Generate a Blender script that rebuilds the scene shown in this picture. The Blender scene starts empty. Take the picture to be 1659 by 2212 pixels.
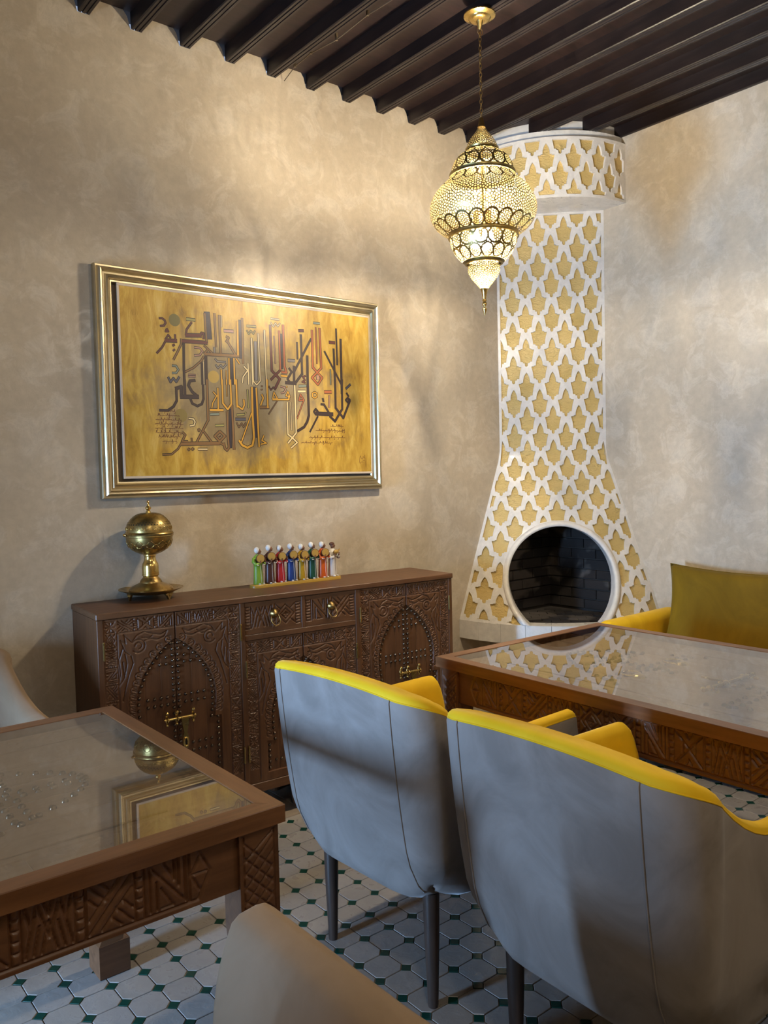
import bpy, bmesh, math, random
import numpy as np
from mathutils import Vector, Matrix
from mathutils.geometry import delaunay_2d_cdt

random.seed(7)
rng = np.random.default_rng(7)
SC = bpy.context.scene
COL = SC.collection
PI = math.pi
R2 = math.sqrt(2)

# ------------------------------------------------------------------ camera
CAM_P = Vector((-4.1189, -3.3749, 1.4673))
YAW, PITCH, ROLL = .6844, -.0465, -.0237
fw = Vector((math.sin(YAW) * math.cos(PITCH), math.cos(YAW) * math.cos(PITCH), math.sin(PITCH)))
rt = Vector((math.cos(YAW), -math.sin(YAW), 0))
up = rt.cross(fw)
rt, up = (rt * math.cos(ROLL) + up * math.sin(ROLL)), (up * math.cos(ROLL) - rt * math.sin(ROLL))
cd = bpy.data.cameras.new('camera')
cam = bpy.data.objects.new('camera', cd)
COL.objects.link(cam)
mw = Matrix.Identity(4)
for i in range(3):
    mw[i][0], mw[i][1], mw[i][2], mw[i][3] = rt[i], up[i], -fw[i], CAM_P[i]
cam.matrix_world = mw
cd.sensor_fit = 'VERTICAL'
cd.sensor_height = 36
cd.sensor_width = 27
cd.lens = 1751.93 * 36 / 2212
cd.clip_start = .02
SC.camera = cam

# ------------------------------------------------------------------ world, lights, exposure
w = bpy.data.worlds.new('world')
SC.world = w
w.use_nodes = True
w.node_tree.nodes['Background'].inputs[0].default_value = (.55, .7, 1, 1)
w.node_tree.nodes['Background'].inputs[1].default_value = .6
SC.view_settings.view_transform = 'Standard'
SC.view_settings.look = 'None'
SC.view_settings.gamma = 1
SC.view_settings.use_curve_mapping = False
SC.view_settings.exposure = 0.08
SC.cycles.use_denoising = True
SC.cycles.max_bounces = 6
SC.cycles.use_adaptive_sampling = True
SC.cycles.adaptive_threshold = .035
SC.cycles.adaptive_min_samples = 16
SC.cycles.transparent_max_bounces = 12
SC.cycles.sample_clamp_indirect = 6
SC.cycles.caustics_reflective = False
SC.cycles.caustics_refractive = False


def light(name, kind, loc, energy, color, size=.1, size_y=None, to=None):
    ld = bpy.data.lights.new(name, kind)
    ld.energy = energy
    ld.color = color
    if kind == 'AREA':
        ld.size = size
        if size_y:
            ld.shape = 'RECTANGLE'
            ld.size_y = size_y
    else:
        ld.shadow_soft_size = size
    o = bpy.data.objects.new(name, ld)
    COL.objects.link(o)
    o.location = loc
    if to is not None:
        o.rotation_euler = (Vector(to) - Vector(loc)).to_track_quat('-Z', 'Y').to_euler()
    return o


WARM = (1, .70, .40)
# daylight falling in through the low window in the side wall
light('daylight', 'AREA', (-6.40, -1.25, .95), 450, (.35, .60, 1), .36, 1.5, to=(-3, -1.25, .85))
# warm fill lights added for unseen lamps behind the camera, without fixtures
light('unseen_fill_light', 'POINT', (-3.7, -3.3, 2.75), 40, (1, .87, .68), .16)
light('unseen_fill_light', 'POINT', (-1.6, -3.9, 2.75), 32, (1, .87, .68), .16)


# ------------------------------------------------------------------ tagging and mesh helpers
def tag(o, label=None, cat=None, group=None, kind=None):
    if label: o['label'] = label
    if cat: o['category'] = cat
    if group: o['group'] = group
    if kind: o['kind'] = kind
    return o


def empty(name, loc=(0, 0, 0), rz=0):
    o = bpy.data.objects.new(name, None)
    o.empty_display_size = .1
    COL.objects.link(o)
    o.location = loc
    o.rotation_euler = (0, 0, rz)
    return o


def link(name, me, parent=None, loc=None, rot=None):
    o = bpy.data.objects.new(name, me)
    COL.objects.link(o)
    if parent: o.parent = parent
    if loc is not None: o.location = loc
    if rot is not None: o.rotation_euler = rot
    return o


def copy_tree(o, parent=None):
    c = o.copy()
    COL.objects.link(c)
    if parent is not None: c.parent = parent
    for ch in list(o.children):
        copy_tree(ch, c)
    return c


class MB:
    """collects shapes and links them as one mesh object"""

    def __init__(s):
        s.v, s.f = [], []

    def add(s, v, f):
        n = len(s.v)
        s.v += [tuple(p) for p in v]
        s.f += [tuple(i + n for i in q) for q in f]
        return s

    def box(s, a, b, bev=0, M=None):
        """box between two corners, with chamfered edges when bev > 0"""
        x0, y0, z0 = [min(p, q) for p, q in zip(a, b)]
        x1, y1, z1 = [max(p, q) for p, q in zip(a, b)]
        if bev <= 0:
            v = [(x, y, z) for z in (z0, z1) for y in (y0, y1) for x in (x0, x1)]
            f = [(0, 2, 3, 1), (4, 5, 7, 6), (0, 1, 5, 4), (2, 6, 7, 3), (0, 4, 6, 2), (1, 3, 7, 5)]
        else:
            e = min(bev, (x1 - x0) / 2.01, (y1 - y0) / 2.01, (z1 - z0) / 2.01)
            v, idx = [], {}
            for iz, z in enumerate((z0, z1)):
                for iy, y in enumerate((y0, y1)):
                    for ix, x in enumerate((x0, x1)):
                        dx, dy, dz = (e if ix == 0 else -e), (e if iy == 0 else -e), (e if iz == 0 else -e)
                        idx[ix, iy, iz] = len(v)
                        v += [(x, y + dy, z + dz), (x + dx, y, z + dz), (x + dx, y + dy, z)]
            I = lambda ix, iy, iz, k: idx[ix, iy, iz] + k
            f = []
            for ix in (0, 1):
                q = [I(ix, 0, 0, 0), I(ix, 0, 1, 0), I(ix, 1, 1, 0), I(ix, 1, 0, 0)]
                f.append(q if ix == 0 else q[::-1])
            for iy in (0, 1):
                q = [I(0, iy, 0, 1), I(1, iy, 0, 1), I(1, iy, 1, 1), I(0, iy, 1, 1)]
                f.append(q if iy == 0 else q[::-1])
            for iz in (0, 1):
                q = [I(0, 0, iz, 2), I(0, 1, iz, 2), I(1, 1, iz, 2), I(1, 0, iz, 2)]
                f.append(q if iz == 0 else q[::-1])
            for iy in (0, 1):
                for iz in (0, 1):
                    q = [I(0, iy, iz, 1), I(0, iy, iz, 2), I(1, iy, iz, 2), I(1, iy, iz, 1)]
                    f.append(q if (iy + iz) % 2 == 0 else q[::-1])
            for ix in (0, 1):
                for iz in (0, 1):
                    q = [I(ix, 0, iz, 0), I(ix, 1, iz, 0), I(ix, 1, iz, 2), I(ix, 0, iz, 2)]
                    f.append(q if (ix + iz) % 2 == 0 else q[::-1])
            for ix in (0, 1):
                for iy in (0, 1):
                    q = [I(ix, iy, 0, 0), I(ix, iy, 0, 1), I(ix, iy, 1, 1), I(ix, iy, 1, 0)]
                    f.append(q if (ix + iy) % 2 == 0 else q[::-1])
            for ix in (0, 1):
                for iy in (0, 1):
                    for iz in (0, 1):
                        q = [I(ix, iy, iz, 0), I(ix, iy, iz, 1), I(ix, iy, iz, 2)]
                        f.append(q if (ix + iy + iz) % 2 == 0 else q[::-1])
        if M is not None:
            v = [M @ Vector(p) for p in v]
        return s.add(v, f)

    def lathe(s, prof, n=32, c=(0, 0, 0), sx=1, sy=1, M=None, cap=True):
        """prof: (r, z) bottom to top"""
        v, f = [], []
        m = len(prof)
        for r, z in prof:
            for i in range(n):
                a = 2 * PI * i / n
                v.append(Vector((r * math.cos(a) * sx, r * math.sin(a) * sy, z)))
        for j in range(m - 1):
            for i in range(n):
                k = (i + 1) % n
                f.append((j * n + i, j * n + k, (j + 1) * n + k, (j + 1) * n + i))
        if cap:
            f.append(tuple(range(n))[::-1])
            f.append(tuple((m - 1) * n + i for i in range(n)))
        if M is not None: v = [M @ p for p in v]
        return s.add([p + Vector(c) for p in v], f)

    def tube(s, path, r, n=8, close=False, cap=True):
        path = [Vector(p) for p in path]
        m = len(path)
        rs = r if isinstance(r, (list, tuple)) else [r] * m
        v, f = [], []
        up0 = None
        for j, p in enumerate(path):
            if close:
                t = path[(j + 1) % m] - path[j - 1]
            else:
                t = path[min(j + 1, m - 1)] - path[max(j - 1, 0)]
            t.normalize()
            if up0 is None:
                up0 = Vector((0, 0, 1)) if abs(t.z) < .9 else Vector((1, 0, 0))
            x = up0.cross(t)
            if x.length < 1e-5: x = Vector((0, 1, 0)).cross(t)
            x.normalize()
            y = t.cross(x)
            up0 = y.copy()
            for i in range(n):
                a = 2 * PI * i / n
                v.append(p + (x * math.cos(a) + y * math.sin(a)) * rs[j])
        for j in range(m if close else m - 1):
            q = (j + 1) % m
            for i in range(n):
                k = (i + 1) % n
                f.append((j * n + i, j * n + k, q * n + k, q * n + i))
        if not close and cap:
            f.append(tuple(range(n))[::-1])
            f.append(tuple((m - 1) * n + i for i in range(n)))
        return s.add(v, f)

    def sphere(s, c, r, n=12, m=8, sc=(1, 1, 1), M=None):
        prof = [(max(r * math.sin(PI * j / m), 1e-5), -r * math.cos(PI * j / m)) for j in range(m + 1)]
        v, f = [], []
        t = MB().lathe(prof, n, cap=False)
        pts = [Vector((p[0] * sc[0], p[1] * sc[1], p[2] * sc[2])) for p in t.v]
        if M is not None: pts = [M @ p for p in pts]
        return s.add([p + Vector(c) for p in pts], t.f)

    def prism(s, poly, y0, y1, M=None):
        """poly in (x, z), extruded along y"""
        n = len(poly)
        v = [Vector((x, y0, z)) for x, z in poly] + [Vector((x, y1, z)) for x, z in poly]
        f = [tuple(range(n)), tuple(range(2 * n - 1, n - 1, -1))]
        f += [(i, i + n, (i + 1) % n + n, (i + 1) % n) for i in range(n)]
        if M is not None: v = [M @ p for p in v]
        return s.add(v, f)

    def mesh(s, name, mat=None, smooth=False, fix=True):
        me = bpy.data.meshes.new(name)
        me.from_pydata([tuple(p) for p in s.v], [], s.f)
        if fix:
            bm = bmesh.new()
            bm.from_mesh(me)
            bmesh.ops.recalc_face_normals(bm, faces=bm.faces)
            bm.to_mesh(me)
            bm.free()
        if smooth:
            me.polygons.foreach_set('use_smooth', [True] * len(me.polygons))
            if smooth is not True:
                me.set_sharp_from_angle(angle=smooth)
        if mat: me.materials.append(mat)
        me.update()
        return me

    def build(s, name, mat=None, parent=None, smooth=False, loc=None, rot=None, fix=True):
        return link(name, s.mesh(name, mat, smooth, fix), parent, loc, rot)


AUTO = math.radians(40)


def rotz(a):
    return Matrix.Rotation(a, 4, 'Z')


def grid_mesh(name, P, mat, smooth=True, back=None):
    """P: array (nu, nv, 3); back: skirt vector added around the border"""
    nu, nv = P.shape[:2]
    v = P.reshape(-1, 3)
    i = np.arange(nu * nv).reshape(nu, nv)
    f = np.stack([i[:-1, :-1], i[1:, :-1], i[1:, 1:], i[:-1, 1:]], -1).reshape(-1, 4)
    if back is not None:
        ring = np.concatenate([i[:, 0], i[-1, 1:], i[-2::-1, -1], i[0, -2:0:-1]])
        b = v[ring] + np.array(back)
        k = np.arange(len(ring)) + len(v)
        f2 = np.stack([ring, k, np.roll(k, -1), np.roll(ring, -1)], -1)
        v = np.concatenate([v, b])
        f = np.concatenate([f, f2])
    me = bpy.data.meshes.new(name)
    me.vertices.add(len(v))
    me.vertices.foreach_set('co', v.astype(np.float32).ravel())
    me.loops.add(len(f) * 4)
    me.loops.foreach_set('vertex_index', f.astype(np.int32).ravel())
    me.polygons.add(len(f))
    me.polygons.foreach_set('loop_start', np.arange(0, len(f) * 4, 4, dtype=np.int32))
    me.polygons.foreach_set('use_smooth', np.full(len(f), smooth))
    me.update(calc_edges=True)
    me.validate()
    if smooth: me.set_sharp_from_angle(angle=math.radians(50))
    if mat: me.materials.append(mat)
    return me


# ------------------------------------------------------------------ materials
class NT:
    def __init__(s, name):
        s.m = bpy.data.materials.new(name)
        s.m.use_nodes = True
        s.t = s.m.node_tree
        s.b = s.t.nodes['Principled BSDF']
        s.out = s.t.nodes['Material Output']

    def n(s, typ, **kw):
        o = s.t.nodes.new(typ)
        for k, v in kw.items(): setattr(o, k, v)
        return o

    def l(s, a, b):
        s.t.links.new(a, b)

    def coord(s, kind='Object', scale=(1, 1, 1), rot=(0, 0, 0)):
        tc = s.n('ShaderNodeTexCoord')
        mp = s.n('ShaderNodeMapping')
        mp.inputs['Scale'].default_value = scale
        mp.inputs['Rotation'].default_value = rot
        s.l(tc.outputs[kind], mp.inputs['Vector'])
        return mp.outputs[0]

    def noise(s, vec, scale, detail=4, rough=.55, dist=0):
        t = s.n('ShaderNodeTexNoise')
        t.inputs['Scale'].default_value = scale
        t.inputs['Detail'].default_value = detail
        t.inputs['Roughness'].default_value = rough
        t.inputs['Distortion'].default_value = dist
        s.l(vec, t.inputs['Vector'])
        return t.outputs['Fac']

    def ramp(s, fac, stops):
        r = s.n('ShaderNodeValToRGB')
        el = r.color_ramp.elements
        while len(el) < len(stops): el.new(.5)
        for e, (p, c) in zip(el, stops):
            e.position = p
            e.color = c if len(c) == 4 else (*c, 1)
        s.l(fac, r.inputs[0])
        return r.outputs[0]

    def mix(s, fac, a, b, mode='MIX'):
        x = s.n('ShaderNodeMix', data_type='RGBA', blend_type=mode)
        for sock, val in ((x.inputs[0], fac), (x.inputs[6], a), (x.inputs[7], b)):
            if isinstance(val, bpy.types.NodeSocket): s.l(val, sock)
            elif isinstance(val, (int, float)): sock.default_value = val
            else: sock.default_value = (*val, 1) if len(val) == 3 else val
        return x.outputs[2]

    def bump(s, h, strength=.3, dist=.01):
        b = s.n('ShaderNodeBump')
        b.inputs['Strength'].default_value = strength
        b.inputs['Distance'].default_value = dist
        s.l(h, b.inputs['Height'])
        s.l(b.outputs[0], s.b.inputs['Normal'])

    def set(s, **kw):
        for k, v in kw.items():
            i = s.b.inputs[k.replace('_', ' ')]
            if isinstance(v, bpy.types.NodeSocket): s.l(v, i)
            elif isinstance(v, tuple) and len(v) == 3 and i.type == 'RGBA': i.default_value = (*v, 1)
            else: i.default_value = v
        return s.m


def plain(name, col, rough=.5, metal=0, **kw):
    t = NT(name)
    t.set(Base_Color=col, Roughness=rough, Metallic=metal, **kw)
    return t.m


def m_plaster(name, c0, c1, c2):
    t = NT(name)
    v = t.coord()
    n1 = t.noise(v, 1.6, 2, .6, .6)
    n2 = t.noise(v, 7.0, 5, .68, .7)
    n3 = t.noise(v, 26, 3, .6)
    c = t.ramp(n1, [(.3, c0), (.7, c1)])
    patch = t.ramp(n2, [(.49, (0, 0, 0)), (.60, (.55,) * 3), (.72, (.75,) * 3)])
    c = t.mix(patch, c, c2)
    fine = t.ramp(n3, [(.35, (.90,) * 3), (.65, (1.05,) * 3)])
    c = t.mix(.8, c, fine, 'MULTIPLY')
    r = t.ramp(n2, [(.40, (.46,) * 3), (.64, (.24,) * 3)])
    t.set(Base_Color=c, Roughness=r)
    t.bump(t.noise(v, 16, 4, .68, .5), .22, .008)
    return t.m


def m_wood(name, dark, mid, light_, scale=1.0, axis='X', rough=.42, spec=.5):
    t = NT(name)
    st = {'X': (1.2, 14, 14), 'Y': (14, 1.2, 14), 'Z': (14, 14, 1.2)}[axis]
    v = t.coord(scale=tuple(a * scale for a in st))
    g = t.noise(v, 3.4, 6, .60, .35)
    v2 = t.coord(scale=(1, 1, 1))
    b = t.noise(v2, 2.2, 3, .5)
    c = t.ramp(g, [(.22, dark), (.5, mid), (.82, light_)])
    sh = t.ramp(b, [(.3, (.78,) * 3), (.7, (1.1,) * 3)])
    c = t.mix(.8, c, sh, 'MULTIPLY')
    t.set(Base_Color=c, Roughness=rough, Specular_IOR_Level=spec)
    t.bump(g, .06, .003)
    return t.m


def m_metal(name, col, dark, rough=.22, nscale=14):
    t = NT(name)
    v = t.coord()
    n = t.noise(v, nscale, 5, .6)
    t.set(Base_Color=t.ramp(n, [(.3, dark), (.6, col)]), Metallic=1.0, Roughness=t.ramp(n, [(.3, (rough + .14,) * 3), (.65, (rough,) * 3)]))
    return t.m


def m_velvet(name, c0, c1, sheen=.5, tint=(1, 1, 1), rough=.75):
    t = NT(name)
    v = t.coord()
    n = t.noise(v, 3.2, 5, .62, 1.4)
    c = t.ramp(n, [(.36, c0), (.64, c1)])
    t.set(Base_Color=c, Roughness=rough, Sheen_Weight=sheen, Sheen_Roughness=.35, Specular_IOR_Level=.25)
    t.b.inputs['Sheen Tint'].default_value = (*tint, 1)
    t.bump(t.noise(v, 4, 2, .6), .10, .01)
    return t.m


WALL = m_plaster('plaster_beige', (.49, .408, .300), (.55, .467, .350), (.655, .580, .468))
WHITE = m_plaster('plaster_white', (.74, .69, .62), (.78, .735, .665), (.82, .78, .71))
CEIL = m_wood('ceiling_wood', (.006, .003, .003), (.013, .007, .006), (.028, .016, .012), 1, 'Y', .42)
PLANK = m_wood('ceiling_plank_wood', (.006, .003, .003), (.016, .007, .006), (.030, .013, .011), .8, 'X', .5)
CAB = m_wood('cabinet_wood', (.072, .029, .011), (.125, .053, .021), (.180, .082, .035), 1, 'X', .46)
CABZ = m_wood('cabinet_door_wood', (.068, .027, .010), (.120, .050, .020), (.172, .077, .033), 1, 'Z', .46)
TABX = m_wood('table_wood_x', (.110, .044, .017), (.185, .079, .031), (.25, .115, .049), .9, 'X', .33)
TABY = m_wood('table_wood_y', (.110, .044, .017), (.185, .079, .031), (.25, .115, .049), .9, 'Y', .33)
TABD = m_wood('table_carved_wood', (.085, .034, .013), (.140, .059, .024), (.195, .086, .037), 1, 'X', .40)
TABP = m_wood('table_panel_wood', (.19, .115, .068), (.26, .165, .10), (.31, .205, .13), 1, 'X', .5)
LEGD = m_wood('chair_leg_wood', (.02, .012, .009), (.04, .024, .017), (.07, .042, .03), 1, 'Z', .4)
BRASS = m_metal('brass', (.78, .56, .20), (.50, .33, .10), .20)
BRASSD = m_metal('aged_brass', (.50, .34, .12), (.26, .165, .06), .26)
STUD = m_metal('dark_stud_metal', (.20, .15, .11), (.10, .07, .05), .22)
FRAME = m_metal('gilt_frame', (.60, .52, .35), (.46, .39, .25), .30, 9)
TAUPE = m_velvet('taupe_velvet', (.205, .178, .158), (.295, .26, .235), .26, (.95, .97, 1))
BEIGE = m_velvet('beige_velvet', (.30, .205, .125), (.36, .255, .165), .15, (1, .9, .8))
YELLOW = m_velvet('yellow_velvet', (.80, .48, .006), (.90, .57, .016), .2, (1, .95, .5))
YELLOW_SHADED = m_velvet('shaded_yellow_velvet', (.15, .090, .002), (.20, .120, .004), .06, (1, .95, .4))  # the yellow velvet again, with the cushion's shade put into the colour
HOLE_SHADE = plain('hole_shade', (.006, .005, .004), .9)  # black that stands in for the shade inside small holes


def m_gold():
    t = NT('gold_foil')
    v = t.coord(scale=(1, 1, 2.4))
    n = t.noise(v, 26, 5, .6, 1.4)
    n2 = t.noise(v, 3, 3, .5)
    c = t.ramp(n2, [(.3, (.60, .425, .14)), (.7, (.71, .52, .205))])
    t.set(Base_Color=c, Metallic=.25, Roughness=.38)
    t.bump(n, .55, .012)
    return t.m


GOLD = m_gold()


def m_tile():
    t = NT('octagon_tile_glaze')
    oi = t.n('ShaderNodeObjectInfo')
    gi = t.n('ShaderNodeNewGeometry')
    ad = t.n('ShaderNodeMath', operation='ADD')
    t.l(oi.outputs['Random'], ad.inputs[0])
    t.l(gi.outputs['Random Per Island'], ad.inputs[1])
    fr = t.n('ShaderNodeMath', operation='FRACT')
    t.l(ad.outputs[0], fr.inputs[0])
    c = t.ramp(fr.outputs[0], [(0, (.29, .262, .235)), (.5, (.34, .312, .285)), (1, (.315, .278, .24))])
    tc = t.n('ShaderNodeNewGeometry')
    n = t.noise(tc.outputs['Position'], 22, 5, .6, .6)
    c = t.mix(.7, c, t.ramp(n, [(.3, (.82,) * 3), (.7, (1.06,) * 3)]), 'MULTIPLY')
    t.set(Base_Color=c, Roughness=t.ramp(n, [(.3, (.38,) * 3), (.7, (.24,) * 3)]))
    t.bump(n, .25, .004)
    return t.m


TILE = m_tile()
DOT = plain('green_tile_glaze', (.006, .048, .034), .18)
GROUT = plain('grout', (.36, .32, .28), .85)


def m_brick():
    t = NT('sooty_brick')
    g = t.n('ShaderNodeNewGeometry')
    n = t.noise(g.outputs['Position'], 4.2, 3, .45, .3)
    oi = t.n('ShaderNodeObjectInfo')
    c = t.ramp(oi.outputs['Random'], [(0, (.014, .011, .010)), (1, (.030, .023, .019))])
    ash = t.ramp(n, [(.55, (0, 0, 0)), (.62, (1, 1, 1))])
    c = t.mix(ash, c, (.11, .092, .078))
    t.set(Base_Color=c, Roughness=.85)
    return t.m


BRICK = m_brick()
MORTAR = plain('sooty_mortar', (.06, .05, .042), .9)


def m_glass():
    t = NT('table_glass')
    tr = t.n('ShaderNodeBsdfTransparent')
    tr.inputs[0].default_value = (.96, .96, .94, 1)
    gl = t.n('ShaderNodeBsdfGlossy')
    gl.inputs['Roughness'].default_value = .012
    lw_ = t.n('ShaderNodeLayerWeight')
    lw_.inputs[0].default_value = .5
    pw = t.n('ShaderNodeMath', operation='POWER')
    t.l(lw_.outputs['Facing'], pw.inputs[0])
    pw.inputs[1].default_value = 1.9
    fr = t.n('ShaderNodeMath', operation='MULTIPLY_ADD')
    t.l(pw.outputs[0], fr.inputs[0])
    fr.inputs[1].default_value = .90
    fr.inputs[2].default_value = .06
    mx = t.n('ShaderNodeMixShader')
    t.l(fr.outputs[0], mx.inputs[0])
    t.l(tr.outputs[0], mx.inputs[1])
    t.l(gl.outputs[0], mx.inputs[2])
    t.l(mx.outputs[0], t.out.inputs[0])
    return t.m


GLASS = m_glass()

# ------------------------------------------------------------------ the room
XW, YR, HC = -5.62, -5.2, 3.44      # side wall with the window, rear wall, underside of the planks
BEAM_Z, BEAM_X0, BEAM_S, BEAM_W = 3.372, -2.907, .2222, .050


def notched_wall(name, along):
    """left wall: its top edge steps up between the beam ends"""
    pts = [(XW, 0)]
    pts += [(.0, 0), (.0, BEAM_Z)]
    i = 13
    while True:
        x = BEAM_X0 + i * BEAM_S
        if x < XW + .05: break
        pts += [(x + BEAM_W, BEAM_Z), (x - .001, BEAM_Z), (x - .014, HC - .02), (x - .05, HC + .028), (x - BEAM_S + BEAM_W + .030, HC + .028), (x - BEAM_S + BEAM_W + .012, HC - .022)]
        i -= 1
    pts += [(XW, HC + .028)]
    mb = MB().prism(pts, 0, .12)
    return mb.build(name, WALL)


tag(notched_wall('wall_left', 'x'), kind='structure')
tag(MB().box((0, YR, 0), (.12, .12, HC + .03)).build('wall_right', WALL), kind='structure')
tag(MB().box((XW, YR - .12, 0), (.12, YR, HC + .03)).build('wall_rear', WALL), kind='structure')
# side wall with an unseen low window, made narrow and deep to shape the daylight
DY0, DY1, DZ0, DH = -1.46, -1.04, .12, 1.52
XO = XW - .32
sw = MB().box((XO, YR, 0), (XW, DY0, HC + .03)).box((XO, DY1, 0), (XW, .12, HC + .03)).box((XO, DY0, DH), (XW, DY1, HC + .03)).box((XO, DY0, 0), (XW, DY1, DZ0))
tag(sw.build('wall_window_side', WALL), kind='structure')
df = MB()
for y in (DY0, DY1 - .04): df.box((XO + .02, y, DZ0), (XO + .07, y + .04, DH), .004)
for z in (DZ0, DH - .04): df.box((XO + .02, DY0 + .04, z), (XO + .07, DY1 - .04, z + .04), .004)
tag(df.build('window_1', CAB), kind='structure')

# ceiling
ce = tag(MB().box((XW - .12, YR - .12, HC + .02), (.12, .12, HC + .10)).build('ceiling', PLANK), kind='structure')
bw = BEAM_W / 2
prof = [(-bw, .085), (-bw, .004), (-bw + .004, 0), (-.012, 0), (-.0105, .004), (-.0075, .004), (-.006, 0), (.006, 0), (.0075, .004), (.0105, .004), (.012, 0), (bw - .004, 0), (bw, .004), (bw, .085)]
bm_me = MB().prism([(x, z) for x, z in prof], YR, -.001).mesh('beam', CEIL)
i = 13
while BEAM_X0 + i * BEAM_S > XW + .05:
    link('beam', bm_me, ce, (BEAM_X0 + i * BEAM_S + bw, 0, BEAM_Z))
    i -= 1
pl_me = []
for k in range(3):
    y1 = -.002 - k * 1.75
    pl_me.append(MB().box((-.109, y1 - 1.744, 0), (.109, y1, .022), .003).mesh('plank', PLANK))
i = 13
while BEAM_X0 + (i - 1) * BEAM_S > XW + .12:
    xc = BEAM_X0 + (i - .5) * BEAM_S + bw
    for k in range(3):
        link('plank', pl_me[k], ce, (xc, 0 if k else 0, HC + random.uniform(-.004, .002)))
    i -= 1

# floor: grout bed, octagon tiles with green corner tiles
fl = tag(MB().box((XW - .12, YR - .12, -.08), (.12, .12, -.004)).build('floor', GROUT), kind='structure')
PITCH_T, GX, GY = .1, -2.6078, -.7763
h = PITCH_T / 2
g_ = .0013
dd = .0205


def octagon():
    a, b = h - g_, h - dd - g_ * .4
    p = [(b, -a), (a, -b), (a, b), (b, a), (-b, a), (-a, b), (-a, -b), (-b, -a)]
    v = [(x * .975, y * .975, 0) for x, y in p] + [(x, y, -.0014) for x, y in p] + [(x, y, -.006) for x, y in p]
    f = [tuple(range(8))] + [(i, i + 8, (i + 1) % 8 + 8, (i + 1) % 8) for i in range(8)] + [(i + 8, i + 16, (i + 1) % 8 + 16, (i + 1) % 8 + 8) for i in range(8)]
    return v, f


def dot():
    a = dd - g_ * 1.2
    p = [(a, 0), (0, a), (-a, 0), (0, -a)]
    v = [(x * .95, y * .95, 0) for x, y in p] + [(x, y, -.001) for x, y in p] + [(x, y, -.006) for x, y in p]
    f = [(0, 1, 2, 3)] + [(i, i + 4, (i + 1) % 4 + 4, (i + 1) % 4) for i in range(4)] + [(i + 4, i + 8, (i + 1) % 4 + 8, (i + 1) % 4 + 4) for i in range(4)]
    return v, f


def px(p):
    d = Vector(p) - CAM_P
    z = d.dot(fw)
    if z < .1: return None
    return (829.5 + 1751.93 * d.dot(rt) / z, 1106 - 1751.93 * d.dot(up) / z, z)


def seen(x, y):
    """floor patches the room leaves open to view"""
    q = px((x, y, 0))
    if q is None or not (-40 < q[0] < 1700 and 1700 < q[1] < 2270): return 9e9
    return q[2]


for nm, shape, mat, ox, oy in (('octagon_tile', octagon(), TILE, .5, .5), ('corner_tile', dot(), DOT, 0, 0)):
    me = MB().add(*shape).mesh(nm, mat)
    cells = []
    for ix in range(-31, 27):
        for iy in range(-45, 4):
            x, y = GX + (ix + ox) * PITCH_T, GY + (iy + oy) * PITCH_T
            if y > -.43 or x > -.02 or x < XW or y < YR: continue
            cells.append((seen(x, y), x, y))
    cells.sort()
    for d_, x, y in cells[:300]:
        link(nm, me, fl, (x, y, random.uniform(-.0007, .0003)), (random.uniform(-.006, .006), random.uniform(-.006, .006), random.uniform(-.012, .012) + (PI / 2) * random.randrange(4)))
    rest = MB()
    for d_, x, y in cells[300:]:
        rest.add([(a + x, b + y, c) for a, b, c in shape[0]], shape[1])
    tag(rest.build('distant_' + nm + 's', mat, fl), kind='stuff')
strip = MB()
for k in range(28):
    strip.box((-5.6 + k * .2 + .0015, -.43, -.02), (-5.6 + (k + 1) * .2 - .0015, -.002, -.0005), .001)
BORDER = m_plaster('border_tile', (.30, .235, .175), (.34, .27, .20), (.38, .30, .23))
tag(strip.build('border_tiles', BORDER, fl), kind='stuff')

# ------------------------------------------------------------------ carving: height fields cut by strokes
def carve_grid(w, h_, step, base=None):
    nu, nv = max(2, int(round(w / step)) + 1), max(2, int(round(h_ / step)) + 1)
    U, V = np.meshgrid(np.linspace(0, w, nu), np.linspace(0, h_, nv), indexing='ij')
    return U, V, np.zeros_like(U)


def cut(U, V, H, strokes, width=.004, depth=.0022):
    for s in strokes:
        for a, b in zip(s[:-1], s[1:]):
            x0, x1 = min(a[0], b[0]) - width, max(a[0], b[0]) + width
            y0, y1 = min(a[1], b[1]) - width, max(a[1], b[1]) + width
            i0, i1 = np.searchsorted(U[:, 0], [x0, x1])
            j0, j1 = np.searchsorted(V[0], [y0, y1])
            if i1 <= i0 or j1 <= j0: continue
            u, v = U[i0:i1, j0:j1], V[i0:i1, j0:j1]
            dx, dy = b[0] - a[0], b[1] - a[1]
            L = dx * dx + dy * dy + 1e-12
            t = np.clip(((u - a[0]) * dx + (v - a[1]) * dy) / L, 0, 1)
            d = np.hypot(u - a[0] - t * dx, v - a[1] - t * dy)
            H[i0:i1, j0:j1] = np.minimum(H[i0:i1, j0:j1], -depth * np.clip(1.15 - d / width, 0, 1))
    return H


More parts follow.
